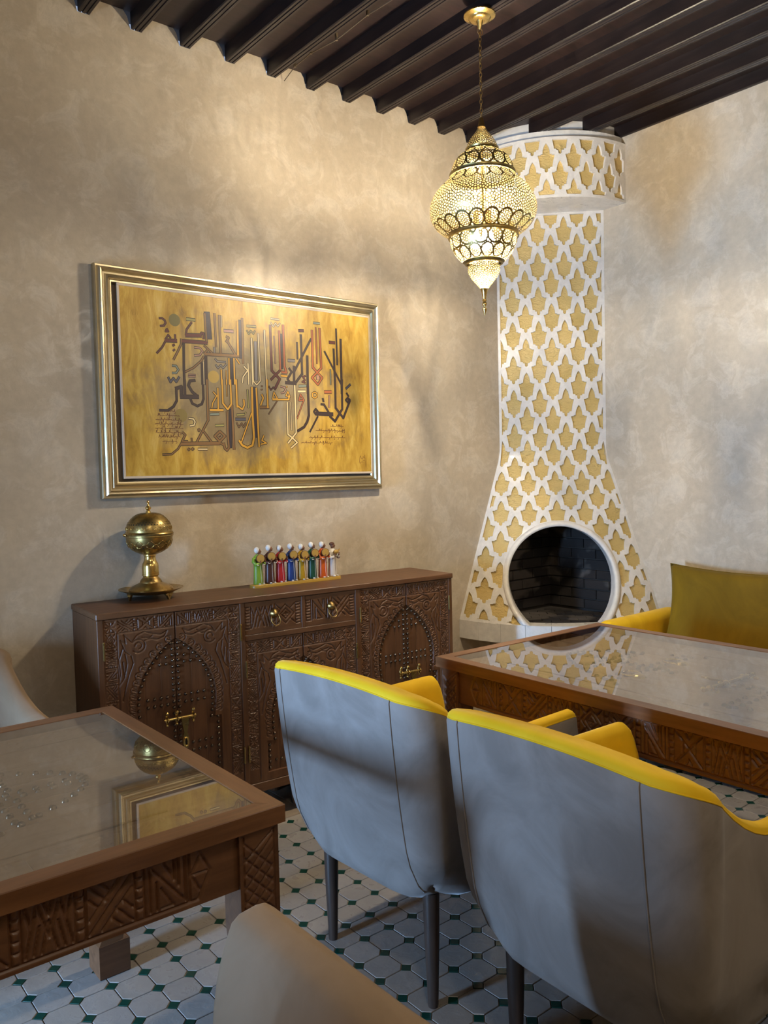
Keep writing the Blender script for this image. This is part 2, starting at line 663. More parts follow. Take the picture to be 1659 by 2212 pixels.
MOTIF = {
    'X': [[(.05, .05), (.95, .95)], [(.05, .3), (.7, .95)], [(.3, .05), (.95, .7)], [(.05, .95), (.4, .6)], [(.6, .4), (.95, .05)], [(.05, .7), (.25, .5)], [(.75, .5), (.95, .3)], [(.3, .95), (.5, .75)], [(.5, .25), (.7, .05)]],
    'N': [[(.1, .05), (.1, .95)], [(.1, .95), (.9, .05)], [(.9, .05), (.9, .95)], [(.25, .05), (.25, .6)], [(.75, .4), (.75, .95)], [(.35, .05), (.62, .05), (.35, .45)], [(.42, .95), (.65, .55), (.65, .95)]],
    'M': [[(.05, .05), (.28, .95), (.5, .3), (.72, .95), (.95, .05)], [(.2, .05), (.32, .55)], [(.8, .05), (.68, .55)], [(.35, .05), (.5, .6), (.65, .05)], [(.42, .95), (.5, .7), (.58, .95)], [(.05, .95), (.16, .55)], [(.95, .95), (.84, .55)]],
    'D': [[(.5, .05), (.95, .5), (.5, .95), (.05, .5), (.5, .05)], [(.5, .25), (.75, .5), (.5, .75), (.25, .5), (.5, .25)], [(.05, .05), (.25, .25)], [(.95, .05), (.75, .25)], [(.05, .95), (.25, .75)], [(.95, .95), (.75, .75)], [(.4, .5), (.6, .5)], [(.5, .4), (.5, .6)]],
    '*': [[(.1, .1), (.9, .9)], [(.9, .1), (.1, .9)], [(.5, .05), (.5, .95)], [(.05, .5), (.95, .5)], [(.05, .03), (.95, .03)], [(.05, .97), (.95, .97)]],
    'S': [[(.05, .05), (.3, .3), (.3, .7), (.05, .95)], [(.95, .05), (.7, .3), (.7, .7), (.95, .95)], [(.3, .3), (.7, .7)], [(.3, .7), (.7, .3)], [(.4, .05), (.5, .2), (.6, .05)], [(.4, .95), (.5, .8), (.6, .95)]],
}
LADDER = [[(.1, 0), (.1, 1)], [(.9, 0), (.9, 1)]] + [[(.1, y), (.9, y)] for y in (.2, .4, .6, .8)]


def band(x0, y0, L, hb, seq, vertical=False, lad=.32):
    """strokes of a carved band: square motifs parted by little ladders"""
    out = []
    k = 0
    x = 0
    cell = L / (len(seq) + lad * (len(seq) - 1))
    for i, ch in enumerate(seq):
        for s in MOTIF[ch]:
            out.append([(x + a * cell, b * hb) for a, b in s])
        x += cell
        if i < len(seq) - 1:
            for s in LADDER:
                out.append([(x + a * cell * lad, b * hb) for a, b in s])
            x += cell * lad
    if vertical:
        return [[(x0 + b, y0 + a) for a, b in s] for s in out]
    return [[(x0 + a, y0 + b) for a, b in s] for s in out]


def arc(cx, cy, r, a0, a1, n=10, ry=None):
    ry = ry or r
    return [(cx + r * math.cos(a0 + (a1 - a0) * i / n), cy + ry * math.sin(a0 + (a1 - a0) * i / n)) for i in range(n + 1)]


def carved_panel(name, w, h_, strokes, mat, step=.0025, thick=.018, width=.004, depth=.0022, extra=None):
    U, V, H = carve_grid(w, h_, step)
    cut(U, V, H, strokes, width, depth)
    if extra is not None: H = extra(U, V, H)
    P = np.stack([U, -H, V], -1)
    return grid_mesh(name, P, mat, True, (0, thick, 0))


# ------------------------------------------------------------------ carved sideboard
CABL, CABD, CABT, CABB = 1.733, .346, .968, .128
cab = empty('sideboard', (-3.053, -.350, 0), math.radians(-3.97))
tag(cab, 'long dark wooden sideboard with carved arched doors and brass bolts along the wall', 'sideboard')
# local: x along the front, y = 0 front face, +y towards the wall
MB().box((-.004, -.006, .944), (CABL + .004, CABD, CABT), .003).build('top_board', CAB, cab)
MB().box((0, .022, CABB), (.022, CABD, .943), .002).build('side_panel', CABZ, cab)
MB().box((CABL - .022, .022, CABB), (CABL, CABD, .943), .002).build('side_panel', CABZ, cab)
MB().box((.022, CABD - .012, CABB), (CABL - .022, CABD, .943)).build('back_panel', CAB, cab)
MB().box((.022, .03, CABB), (CABL - .022, CABD - .012, CABB + .018)).build('bottom_panel', CAB, cab)
for a, b in ((0, .0225), (.584, .605), (1.159, 1.183), (1.711, CABL)):
    MB().box((a, 0, CABB), (b, .03, .943), .0015).build('stile', CABZ, cab)
for a, b, z0, z1 in ((.0225, .584, CABB, .168), (.605, 1.159, CABB, .168), (1.183, 1.711, CABB, .168), (.605, 1.159, .782, .805)):
    MB().box((a, .001, z0), (b, .03, z1), .0015).build('rail', CAB, cab)
MB().box((.878, .001, .805), (.896, .03, .943), .0015).build('stile', CABZ, cab)
for x in (.06, CABL - .06, CABL / 2):
    for y in (.06, CABD - .06):
        MB().lathe([(.022, 0), (.028, .03), (.034, CABB)], 12, (x, y, 0)).build('foot', CABZ, cab)

ARZ = [.20, .495, .4951, .51, .55, .60, .65, .70, .745, .785, .815, .837]
ARW = [.183, .183, .155, .157, .162, .163, .155, .135, .105, .07, .035, 0]


def door_mesh(name, w, z0, z1, apex, side):
    """u runs from the seam (0) to the hinge (w); side = -1 mirrors it to the left"""
    shift = apex - .837
    hh = z1 - z0
    step = .0022
    nu, nv = int(w / step) + 1, int(hh / step) + 1
    U, V = np.meshgrid(np.linspace(0, w, nu), np.linspace(0, hh, nv), indexing='ij')
    H = np.zeros_like(U)
    st = band(.004, hh - .052, w - .058, .044, ['N', 'M', 'D'] if side > 0 else ['N', 'S', 'X'])
    st += band(w - .047, .06, hh - .115, .040, ['X', 'N', '*', 'M', 'S', 'D', 'X', 'N', 'M', 'D'], True, .25)
    st += band(w - .047, hh - .052, .040, .044, ['*'])
    # scallops round the arch
    zz = np.linspace(.52, .83, 13) + shift
    ww = np.interp(zz - shift, ARZ, ARW)
    for z, q in zip(zz, ww):
        v = z - z0
        sl = math.atan2(.9, .35) if z < .6 + shift else .75
        st.append(arc(q + .016, v + .006, .014, -1.2, 2.1, 8))
        st.append([(q + .006, v), (q + .020, v + .006)])
        st.append([(q + .008, v + .008), (q + .018, v + .016)])
    # leaf scrolls in the spandrel
    bx, by = w - .058, hh - .070
    fl_ = [[(bx - .190, by), (bx - .165, by - .012), (bx - .13, by - .004), (bx - .10, by + .008), (bx - .07, by - .004), (bx - .052, by - .026)],
           [(bx - .190, by), (bx - .178, by - .022), (bx - .150, by - .030), (bx - .125, by - .022), (bx - .10, by - .028)],
           arc(bx - .075, by - .045, .026, .6, 5.6, 14), arc(bx - .075, by - .045, .013, 0, 4.6, 10),
           [(bx - .052, by - .03), (bx - .02, by + .004), (bx - .026, by - .03), (bx - .006, by - .016), (bx - .022, by - .06), (bx - .04, by - .075)],
           [(bx - .012, by - .05), (bx + .002, by - .09), (bx - .002, by - .14), (bx + .004, by - .19), (bx - .018, by - .16), (bx - .028, by - .11), (bx - .022, by - .07)],
           [(bx - .045, by - .08), (bx - .052, by - .11), (bx - .035, by - .15), (bx - .02, by - .20), (bx - .008, by - .25)],
           [(bx - .012, by - .10), (bx - .016, by - .16)], [(bx - .13, by - .012), (bx - .12, by - .02), (bx - .09, by - .014)]]
    k = min(1, (hh - .1) / .66)
    st += [[(a, b) for a, b in s] for s in fl_]
    st += [[(w - .052, .012), (w - .052, hh - .056)], [(.004, hh - .056), (w - .052, hh - .056)]]
    cut(U, V, H, st, .0036, .0042)
    hw = np.interp(V + z0 - shift, ARZ, ARW)
    hw = np.where(V + z0 < .205, 0, hw)
    ins = np.clip((hw - U) / .003 + .5, 0, 1)
    H = H * (1 - ins) - .009 * ins
    # fine plank joints inside the arch
    cutp = np.zeros_like(U)
    for q in (.062, .124):
        cutp = np.minimum(cutp, -.0012 * np.clip(1.2 - np.abs(U - q) / .002, 0, 1))
    H = H + cutp * ins
    P = np.stack([U * side, -H, V], -1)
    if side < 0: P = P[::-1]
    return grid_mesh(name, P, CABZ, True, (0, .018, 0))


def studs_mesh(w, z0, apex, side):
    shift = apex - .837
    mb = MB()
    pts = []
    prev = None
    for z in np.linspace(.215, .825, 400):
        q = float(np.interp(z, ARZ, ARW)) - .011
        p = (q, z + shift)
        if p[1] < z0 + .05 or q < .012: continue
        if prev is None or math.dist(p, prev) > .0235:
            pts.append(p)
            prev = p
    for z in np.arange(z0 + .06, apex - .012, .0235): pts.append((.010, float(z)))
    for zr in (.765, .738, .605, .575, .405, .372):
        if zr + shift < z0 + .05: continue
        q = float(np.interp(zr, ARZ, ARW)) - .026
        u = .036
        while u < q:
            pts.append((u, zr + shift))
            u += .0265
    prof = [(.0001, .0078), (.0036, .0070), (.0062, .0042), (.0072, 0)]
    for u, z in pts:
        M = Matrix.Translation((u * side, .0088, z - z0)) @ Matrix.Rotation(PI / 2, 4, 'X')
        mb.lathe(prof[::-1], 8, M=M, cap=False)
    return mb.mesh('studs', STUD, True)


def hinge(parent, x, z):
    MB().lathe([(.0035, 0), (.0042, .003), (.0042, .068), (.0035, .071)], 8, (x, -.004, z)).build('hinge', BRASSD, parent)


def bolt(parent, x, z, flip=1):
    """sliding bolt with a hanging handle; x is the seam"""
    root = MB()
    root.tube([(x - .066 * flip, -.020, z), (x + .064 * flip, -.020, z)], .0058, 10)
    b = root.build('bolt', BRASS, parent, AUTO)
    for dx in (-.052, -.012, .056):
        k = MB()
        k.box((x + dx * flip - .005, -.014, z - .020), (x + dx * flip + .005, -.009, z + .020), .002)
        ring = [(x + dx * flip, -.020 + .0095 * math.cos(t), z + .0095 * math.sin(t)) for t in np.linspace(0, 2 * PI, 13)[:-1]]
        k.tube(ring, .0034, 6, True)
        k.sphere((x + dx * flip, -.016, z + .024), .0078, 10, 6)
        k.sphere((x + dx * flip, -.013, z - .023), .006, 8, 6)
        k.build('bracket', BRASS, b, AUTO)
    hx = x + .018 * flip
    prof = [(.015, -.002), (.014, -.022), (.008, -.05), (.0065, -.062), (.012, -.080), (.0125, -.105), (.007, -.124), (0, -.126)]
    poly = [(hx + a, z + c) for a, c in prof] + [(hx - a, z + c) for a, c in prof[::-1][1:]]
    hd = MB().prism(poly, -.027, -.020)
    eye = [(hx + .0085 * math.cos(t), -.028, z - .098 + .017 * math.sin(t)) for t in np.linspace(0, 2 * PI, 17)[:-1]]
    hd.tube(eye, .0032, 6, True)
    hd.build('handle', BRASS, b, AUTO)
    MB().prism([(hx + .0045 * math.cos(t), z - .098 + .0125 * math.sin(t)) for t in np.linspace(0, 2 * PI, 13)[:-1]], -.0282, -.0268).build('eye_shade_disc', HOLE_SHADE, b)  # black disc laid in the loop to paint its dark opening
    return b


for grp, x0, x1, seam, z0, z1, apex in (('l', .0225, .584, .304, .168, .943, .837), ('m', .605, 1.159, .882, .168, .782, .680), ('r', 1.183, 1.711, 1.449, .168, .943, .840)):
    for side in (-1, 1):
        w_ = (seam - x0 if side < 0 else x1 - seam) - .0022
        me = door_mesh('door', w_, z0 + .002, z1 - .002, apex, side)
        dr = link('door', me, cab, (seam + side * .0012, .004, z0 + .002))
        st = studs_mesh(w_, z0 + .002, apex, side)
        s_ = link('studs', st, dr, (0, 0, 0))
        tag(s_, 'dark domed nail heads', kind='stuff')
        hx = x0 if side < 0 else x1
        for hz in (z1 - .155, z0 + .10):
            hinge(cab, hx, hz)
    bolt(cab, seam, (.522 if grp != 'm' else .43), 1 if grp != 'r' else 1)

for x0, x1, seq in ((.6065, .8765, ['M', 'D']), (.8975, 1.1575, ['N', 'X'])):
    w_ = x1 - x0
    hgt = .943 - .8065 - .0015
    st = band(.028, .024, w_ - .056, hgt - .044, seq, lad=.22)
    for q in (.003, w_ - .028):
        st += [[(q, .024), (q, hgt - .02)], [(q + .025, .024), (q + .025, hgt - .02)]] + [[(q, .024 + (hgt - .044) * k / 7), (q + .018, .024 + (hgt - .044) * k / 7)] for k in range(8)]
    dw = link('drawer', carved_panel('drawer', w_, hgt, st, CAB, .0022, .02, .0038, .0044), cab, (x0, .002, .8065))
    # ring pull
    cx, cz = w_ / 2, hgt * .58
    kb = MB().lathe([(.020, 0), (.021, .003), (.019, .008), (.013, .016), (.006, .022), (.0001, .024)], 16, M=Matrix.Translation((cx, 0, cz)) @ Matrix.Rotation(PI / 2, 4, 'X'))
    kb.build('knob', BRASSD, dw, AUTO)
    rg = [(cx + .021 * math.cos(t), -.018 + .010 * math.sin(t), cz - .024 + .025 * math.sin(t)) for t in np.linspace(0, 2 * PI, 25)[:-1]]
    MB().tube(rg, .0024, 8, True).build('ring_pull', BRASSD, dw, True)

# ------------------------------------------------------------------ corner fireplace
FZ0, FZK, FZ1 = .612, 1.565, 2.996          # hearth, foot of the straight shaft, underside of the crown
FA0, FA1 = .815, .447


def f_ab(z):
    k = np.clip((FZK - z) / (FZK - FZ0), 0, 1)
    return FA1 + (FA0 - FA1) * k, .12 + .88 * k


def f_d(s, z):
    a, b = f_ab(z)
    hw = a / R2
    return hw * (1 - b) + b * np.sqrt(np.maximum(a * a - s * s, 1e-9))


def f_pt(s, z, off=0.0):
    d = float(f_d(s, z)) + off
    return (s / R2 - d / R2, -s / R2 - d / R2, z)


def pt_d(s, d, z):
    return (s / R2 - d / R2, -s / R2 - d / R2, z)


CELL = [(0, 0), (.045, -.06), (.085, -.13), (.115, -.21), (.135, -.29), (.143, -.400), (.215, -.405), (.215, -.435), (.325, -.440), (.318, -.49), (.285, -.60),
        (.262, -.72), (.245, -.83), (.238, -.90), (.145, -.905), (.14, -.955), (.066, -.96), (.062, -1.05), (.04, -1.085), (0, -1.10)]
CELL = [(x * .94, y) for x, y in CELL]
CELL = CELL + [(-x, y) for x, y in CELL[::-1][1:-1]]
OP_S, OP_Z, OP_R = .006, .842, .300


def densify(poly, step):
    out = []
    for a, b in zip(poly, poly[1:] + poly[:1]):
        n = max(1, int(math.dist(a, b) / step))
        out += [(a[0] + (b[0] - a[0]) * i / n, a[1] + (b[1] - a[1]) * i / n) for i in range(n)]
    return out


def area(p):
    return .5 * sum(a[0] * b[1] - b[0] * a[1] for a, b in zip(p, p[1:] + p[:1]))


def clean(p):
    out = []
    for q in p:
        if not out or math.dist(q, out[-1]) > .0012: out.append(q)
    while len(out) > 2 and math.dist(out[0], out[-1]) < .0012: out.pop()
    return out


def collapse(poly, inside, project):
    """pull the points that leave the field onto its border, keeping only the ends of each run"""
    n = len(poly)
    flag = [not inside(p) for p in poly]
    if all(flag): return []
    if not any(flag): return poly
    k = next(i for i in range(n) if not flag[i] and flag[(i + 1) % n])
    idx = [(k + 1 + i) % n for i in range(n)]
    out, run = [], []
    for i in idx:
        if flag[i]:
            run.append(project(poly[i]))
        else:
            if run:
                out += [run[0]] + ([run[-1]] if len(run) > 1 else [])
                run = []
            out.append(poly[i])
    if run: out += [run[0], run[-1]]
    return out


def lattice(cells, boundary, holes, extra, mp, depth):
    """white lattice with sunk cells: returns the lattice MB and one MB for each gold cell"""
    verts, faces = [], []
    for poly in [boundary] + holes + cells:
        n = len(verts)
        verts += [Vector(p) for p in poly]
        faces.append(list(range(n, n + len(poly))))
    verts += [Vector(p) for p in extra]
    vo, eo, fo, ov, oe, of = delaunay_2d_cdt(verts, [], faces, 1, 1e-5)
    nh = 1 + len(holes)
    white = MB()
    gold = [MB() for _ in cells]
    white.v = [mp(p[0], p[1], 0) for p in vo]
    for t, src in zip(fo, of):
        hit = [q for q in src if q > 0]
        if any(q < nh for q in hit): continue
        if hit:
            g = gold[hit[0] - nh]
            g.add([mp(vo[i][0], vo[i][1], -depth) for i in t], [tuple(range(len(t)))])
        elif 0 in src:
            white.f.append(tuple(t))
    for c in cells:
        n = len(c)
        white.add([mp(x, y, 0) for x, y in c] + [mp(x, y, -depth - .001) for x, y in c], [(i, (i + 1) % n, (i + 1) % n + n, i + n) for i in range(n)])
    return white, gold


fire = empty('fireplace', (0, 0, 0))
tag(fire, 'white corner fireplace with gold lattice chimney and round black opening', 'fireplace')

# chimney: v is the height, stretched along the flare
PP = .1535
VS = .86


def z_of_v(v):
    return FZK + (v - FZK) * (VS if v < FZK else 1)


def v_of_z(z):
    return FZK + (z - FZK) / (VS if z < FZK else 1)


MARG = .016


def half(z):
    return float(f_ab(z)[0]) / R2


cells = []
PV = PP * 1.32
for row in range(-2, 46):
    for col in range(-6, 7):
        cx = (col + (.5 if row % 2 else 0)) * PP + .004
        v0 = v_of_z(FZ1) + .075 - row * PV / 2
        zt = z_of_v(v0)
        k = max(0, min(1, (FZK - zt) / (FZK - FZ0)))
        poly = []
        for x, y in densify([(a * PP, b * PP) for a, b in CELL], .006):
            z = z_of_v(v0 + y)
            s = cx + x
            fan = 1 + .16 * max(0, min(1.1, (FZK - z) / (FZK - FZ0)))
            poly.append((s * fan, z))
        poly = collapse(poly, lambda p: p[1] < FZ1 - MARG, lambda p: (p[0], FZ1 - MARG))
        if len(poly) > 3: poly = collapse(poly, lambda p: p[1] > FZ0 + .012, lambda p: (p[0], FZ0 + .012))
        if len(poly) > 3: poly = collapse(poly, lambda p: abs(p[0]) < half(p[1]) - MARG, lambda p: (math.copysign(half(p[1]) - MARG, p[0]), p[1]))
        if len(poly) > 3:
            RR = OP_R + .034
            ins = lambda p: math.dist(p, (OP_S, OP_Z)) > RR

            def prj(p):
                dx, dz = p[0] - OP_S, p[1] - OP_Z
                L = max(1e-6, math.hypot(dx, dz))
                return (OP_S + dx / L * RR, OP_Z + dz / L * RR)
            poly = collapse(poly, ins, prj)
        poly = clean(poly)
        if len(poly) < 4 or abs(area(poly)) < 2.2e-4: continue
        if area(poly) < 0: poly = poly[::-1]
        cells.append(poly)
bd = [(-half(z), z) for z in np.linspace(FZ1, FZ0, 40)] + [(s, FZ0) for s in np.linspace(-half(FZ0), half(FZ0), 40)[1:-1]] + [(half(z), z) for z in np.linspace(FZ0, FZ1, 40)]
bd = [(float(a), float(b)) for a, b in bd]
# the opening: a circle cut off by the hearth
a0 = math.asin((FZ0 + .0004 - OP_Z) / OP_R)
circ = [(OP_S + OP_R * math.cos(t), OP_Z + OP_R * math.sin(t)) for t in np.linspace(a0, PI - a0, 60)]
circ[0] = (circ[0][0], FZ0 + .0004)
circ[-1] = (circ[-1][0], FZ0 + .0004)


def inpoly(p, poly):
    c = False
    for a, b in zip(poly, poly[1:] + poly[:1]):
        if (a[1] > p[1]) != (b[1] > p[1]) and p[0] < (b[0] - a[0]) * (p[1] - a[1]) / (b[1] - a[1]) + a[0]: c = not c
    return c


extra = []
for z in np.arange(FZ0 + .02, FZK + .03, .032):
    for s in np.arange(-.56, .57, .032):
        if abs(s) < half(z) - .006 and math.dist((s, z), (OP_S, OP_Z)) > OP_R + .004: extra.append((float(s) + .003, float(z)))
for z in np.arange(FZK + .05, FZ1 - .02, .06):
    for s in np.arange(-.28, .29, .06):
        if abs(s) < half(z) - .006: extra.append((float(s) + .003, float(z)))
white, gold = lattice(cells, bd, [circ], extra, lambda s, z, o: f_pt(s, z, o), .013)
white.build('chimney_lattice', WHITE, fire, math.radians(30), fix=False)
for g in gold:
    if g.f: g.build('gold_panel', GOLD, fire, AUTO)

# smooth rim and the reveal of the opening
rim = MB()
n = len(circ)
ring = []
for (s, z) in circ:
    dx, dz = (s - OP_S) / OP_R, (z - OP_Z) / OP_R
    dd0 = float(f_d(s, z))
    so, zo = OP_S + dx * (OP_R + .030), max(FZ0, OP_Z + dz * (OP_R + .030))
    pts = [pt_d(so, float(f_d(so, zo)) - .002, zo), pt_d(so, float(f_d(so, zo)) + .006, zo),
           pt_d(OP_S + dx * (OP_R + .014), float(f_d(OP_S + dx * (OP_R + .014), max(FZ0, OP_Z + dz * (OP_R + .014)))) + .011, max(FZ0, OP_Z + dz * (OP_R + .014))),
           pt_d(s, dd0 + .005, z), pt_d(s * .99, dd0 - .02, z), pt_d(s * .97, dd0 - .085, OP_Z + (z - OP_Z) * .985)]
    ring.append(pts)
m = len(ring[0])
rim.v = [p for r in ring for p in r]
rim.f = [(i * m + j, (i + 1) * m + j, (i + 1) * m + j + 1, i * m + j + 1) for i in range(n - 1) for j in range(m - 1)]
rim.build('opening_rim', WHITE, fire, True)

# crown: a quarter drum under the ceiling
CR, CZ0, CZ1 = .600, 2.996, 3.330
AL = CR * PI / 2


def crown_pt(u, z, o=0):
    t = u / CR
    r = CR + o
    return (-r * math.cos(t), -r * math.sin(t), z)


cells = []
for row in range(-2, 6):
    for col in range(-1, 8):
        cx = (col + (.5 if row % 2 else 0)) * PP + .045
        v0 = CZ1 + .065 - row * PP * .64
        poly = [(cx + x * PP, v0 + y * PP * .96) for x, y in densify(CELL, .045)]
        for ins, prj in ((lambda p: p[1] < CZ1 - .016, lambda p: (p[0], CZ1 - .016)), (lambda p: p[1] > CZ0 + .016, lambda p: (p[0], CZ0 + .016)),
                         (lambda p: p[0] > .018, lambda p: (.018, p[1])), (lambda p: p[0] < AL - .018, lambda p: (AL - .018, p[1]))):
            if len(poly) > 3: poly = collapse(poly, ins, prj)
        poly = clean(poly)
        if len(poly) < 4 or abs(area(poly)) < 1.2e-4: continue
        if area(poly) < 0: poly = poly[::-1]
        cells.append(poly)
us = [float(a) for a in np.linspace(0, AL, 31)]
bd = [(a, CZ0) for a in us] + [(a, CZ1) for a in us[::-1]]
extra = [(a + .004, float(z)) for a in us[1:-1] for z in np.arange(CZ0 + .03, CZ1 - .01, .04)]
white, gold = lattice(cells, bd, [], extra, crown_pt, .013)
white.build('crown_lattice', WHITE, fire, math.radians(30), fix=False)
for g in gold:
    if g.f: g.build('gold_panel', GOLD, fire, AUTO)
sf = MB()
arcp = [(-CR * math.cos(t), -CR * math.sin(t)) for t in np.linspace(0, PI / 2, 31)]
sf.add([(x, y, CZ0) for x, y in arcp] + [(-.001, -.001, CZ0)], [tuple(range(32))])
sf.build('crown_soffit', WHITE, fire)
cr = MB()
arc2 = [(-(CR - .025) * math.cos(t), -(CR - .025) * math.sin(t)) for t in np.linspace(0, PI / 2, 31)]
n = 31
cr.add([(x, y, CZ1) for x, y in arcp] + [(x, y, CZ1) for x, y in arc2] + [(x, y, BEAM_Z + .001) for x, y in arc2],
       [(i, i + 1, i + 1 + n, i + n) for i in range(n - 1)] + [(i + n, i + 1 + n, i + 1 + 2 * n, i + 2 * n) for i in range(n - 1)])
cr.build('crown_cap', WHITE, fire)
# plaster filling between the beam ends above the crown
fill = MB()
arc3 = [(-(CR - .06) * math.cos(t), -(CR - .06) * math.sin(t)) for t in np.linspace(0, PI / 2, 31)]
fill.add([(x, y, BEAM_Z - .002) for x, y in arc3] + [(x, y, HC) for x, y in arc3], [(i, i + 1, i + 1 + n, i + n) for i in range(n - 1)])
fill.build('plaster_fill', WHITE, fire)

# hearth slab: white painted bricks along a quarter circle, set on a recessed base
HS = FA0
N = 9
for k in range(N):
    t0, t1 = PI / 2 * k / N + .0012, PI / 2 * (k + 1) / N - .0012
    mb = MB()
    ts = np.linspace(t0, t1, 5)
    ro, ri = HS + .004 + random.uniform(-.001, .0015), HS - .10
    pts = [(-ro * math.cos(t), -ro * math.sin(t)) for t in ts] + [(-ri * math.cos(t), -ri * math.sin(t)) for t in ts[::-1]]
    q = len(pts)
    mb.add([(x, y, .506) for x, y in pts] + [(x, y, FZ0 - .0005) for x, y in pts], [tuple(range(q))[::-1], tuple(range(q, 2 * q))] + [(i, (i + 1) % q, (i + 1) % q + q, i + q) for i in range(q)])
    mb.build('hearth_brick', WHITE, fire)
ub = MB()
ts = np.linspace(0, PI / 2, 25)
for r, z in (((HS - .10), .510), ((HS - .22), .46), ((HS - .26), 0)):
    pass
pr_ = [(HS - .02, .5065), (HS - .25, .46), (HS - .29, 0)]
for r, z in pr_: ub.v += [(-r * math.cos(t), -r * math.sin(t), z) for t in ts]
ub.f = [(j * 25 + i, j * 25 + i + 1, (j + 1) * 25 + i + 1, (j + 1) * 25 + i) for j in range(2) for i in range(24)]
ub.build('hearth_base', WALL, fire)

# fire chamber: sooty brick lining and a paved floor
lin = [(-.73, .50), (-.73, .63), (-.44, 1.40), (-.002, 1.40), (-.002, .50)]
bl = MB().prism(lin, -.030, -.002)
bl.prism([(x + .001, z) for x, z in lin], -.030, -.002, Matrix(((0, 1, 0, 0), (1, 0, 0, 0), (0, 0, 1, 0), (0, 0, 0, 1))))
bl.box((-.55, -.55, .50), (-.03, -.03, .598))
bl.build('chamber_lining', MORTAR, fire)
hb = .062
bme = {}
for wall in (0, 1):
    for r in range(11):
        x = .031 + (0 if r % 2 else -.09)
        k = 0
        while x < .66:
            L = .178
            a, b = max(x, .034), min(x + L, .67 - .36 * r * hb)
            x += L + .006
            if b - a < .03: continue
            z0 = .612 + r * hb
            mb = MB()
            if wall == 0: mb.box((-b, -.046, z0 + .003), (-a, -.028, z0 + hb - .003), .003)
            else: mb.box((-.046, -b, z0 + .003), (-.028, -a, z0 + hb - .003), .003)
            mb.build('brick', BRICK, fire)
e1 = Vector((1, -1, 0)) / R2
e2 = Vector((-1, -1, 0)) / R2
for j in range(9):
    for i in range(-7, 8):
        s0 = i * .105 + (.052 if j % 2 else 0)
        d0 = .12 + j * .072
        c = [pt_d(s, d, 0) for s, d in ((s0 + .002, d0 + .002), (s0 + .103, d0 + .002), (s0 + .103, d0 + .070), (s0 + .002, d0 + .070))]
        if any(p[0] > -.05 or p[1] > -.05 or math.hypot(p[0], p[1]) > HS - .095 for p in c): continue
        zz = .609 + random.uniform(-.003, .003)
        mb = MB().add([(p[0], p[1], zz) for p in c] + [(p[0], p[1], .597) for p in c], [(0, 1, 2, 3)] + [(q, (q + 1) % 4, (q + 1) % 4 + 4, q + 4) for q in range(4)])
        mb.build('paving_brick', BRICK, fire)

# ------------------------------------------------------------------ hanging lantern of pierced brass
LX, LY = -1.575, -.965


def lz(yc):
    return 3.0 - (230 + .2124 * yc - 228.8) / 523


def lr(hw):
    return hw * .2124 / 515


lan = empty('hanging_lantern', (LX, LY, 0))
tag(lan, 'large pierced brass lantern glowing on a chain under the dark beams', 'lantern')
LBR = m_metal('lantern_brass', (.34, .26, .10), (.19, .14, .055), .32)


def m_glow_shell():  # thin translucent shell, added to make the lantern glow evenly
    t = NT('lantern_glow_shell')
    tl = t.n('ShaderNodeBsdfTranslucent')
    tl.inputs[0].default_value = (.95, .78, .36, 1)
    tr = t.n('ShaderNodeBsdfTransparent')
    mx = t.n('ShaderNodeMixShader')
    mx.inputs[0].default_value = .018
    t.l(tl.outputs[0], mx.inputs[2])
    t.l(tr.outputs[0], mx.inputs[1])
    t.l(mx.outputs[0], t.out.inputs[0])
    return t.m


GLOW_SHELL = m_glow_shell()
secs = [
    # name, profile (crop y, half width) top to bottom, motifs round, spacing, ellipses
    ('crown_shade', [(212, 38), (250, 54), (290, 84), (330, 118), (370, 144), (410, 157), (432, 158)], 9, .0085),
    ('neck_shade', [(464, 162), (490, 214), (522, 254), (562, 286), (620, 312), (682, 325)], 14, .0095),
    ('body_shade', [(725, 335), (770, 372), (830, 440), (900, 498), (980, 535), (1060, 547), (1130, 537), (1200, 500), (1260, 440), (1310, 366)], 20, .0105),
    ('bowl_shade', [(1325, 342), (1380, 338), (1440, 322), (1500, 292), (1550, 252), (1580, 215)], 14, .0098),
    ('drop_shade', [(1600, 152), (1640, 166), (1690, 162), (1740, 138), (1790, 100), (1830, 66), (1862, 42)], 9, .0082),
]


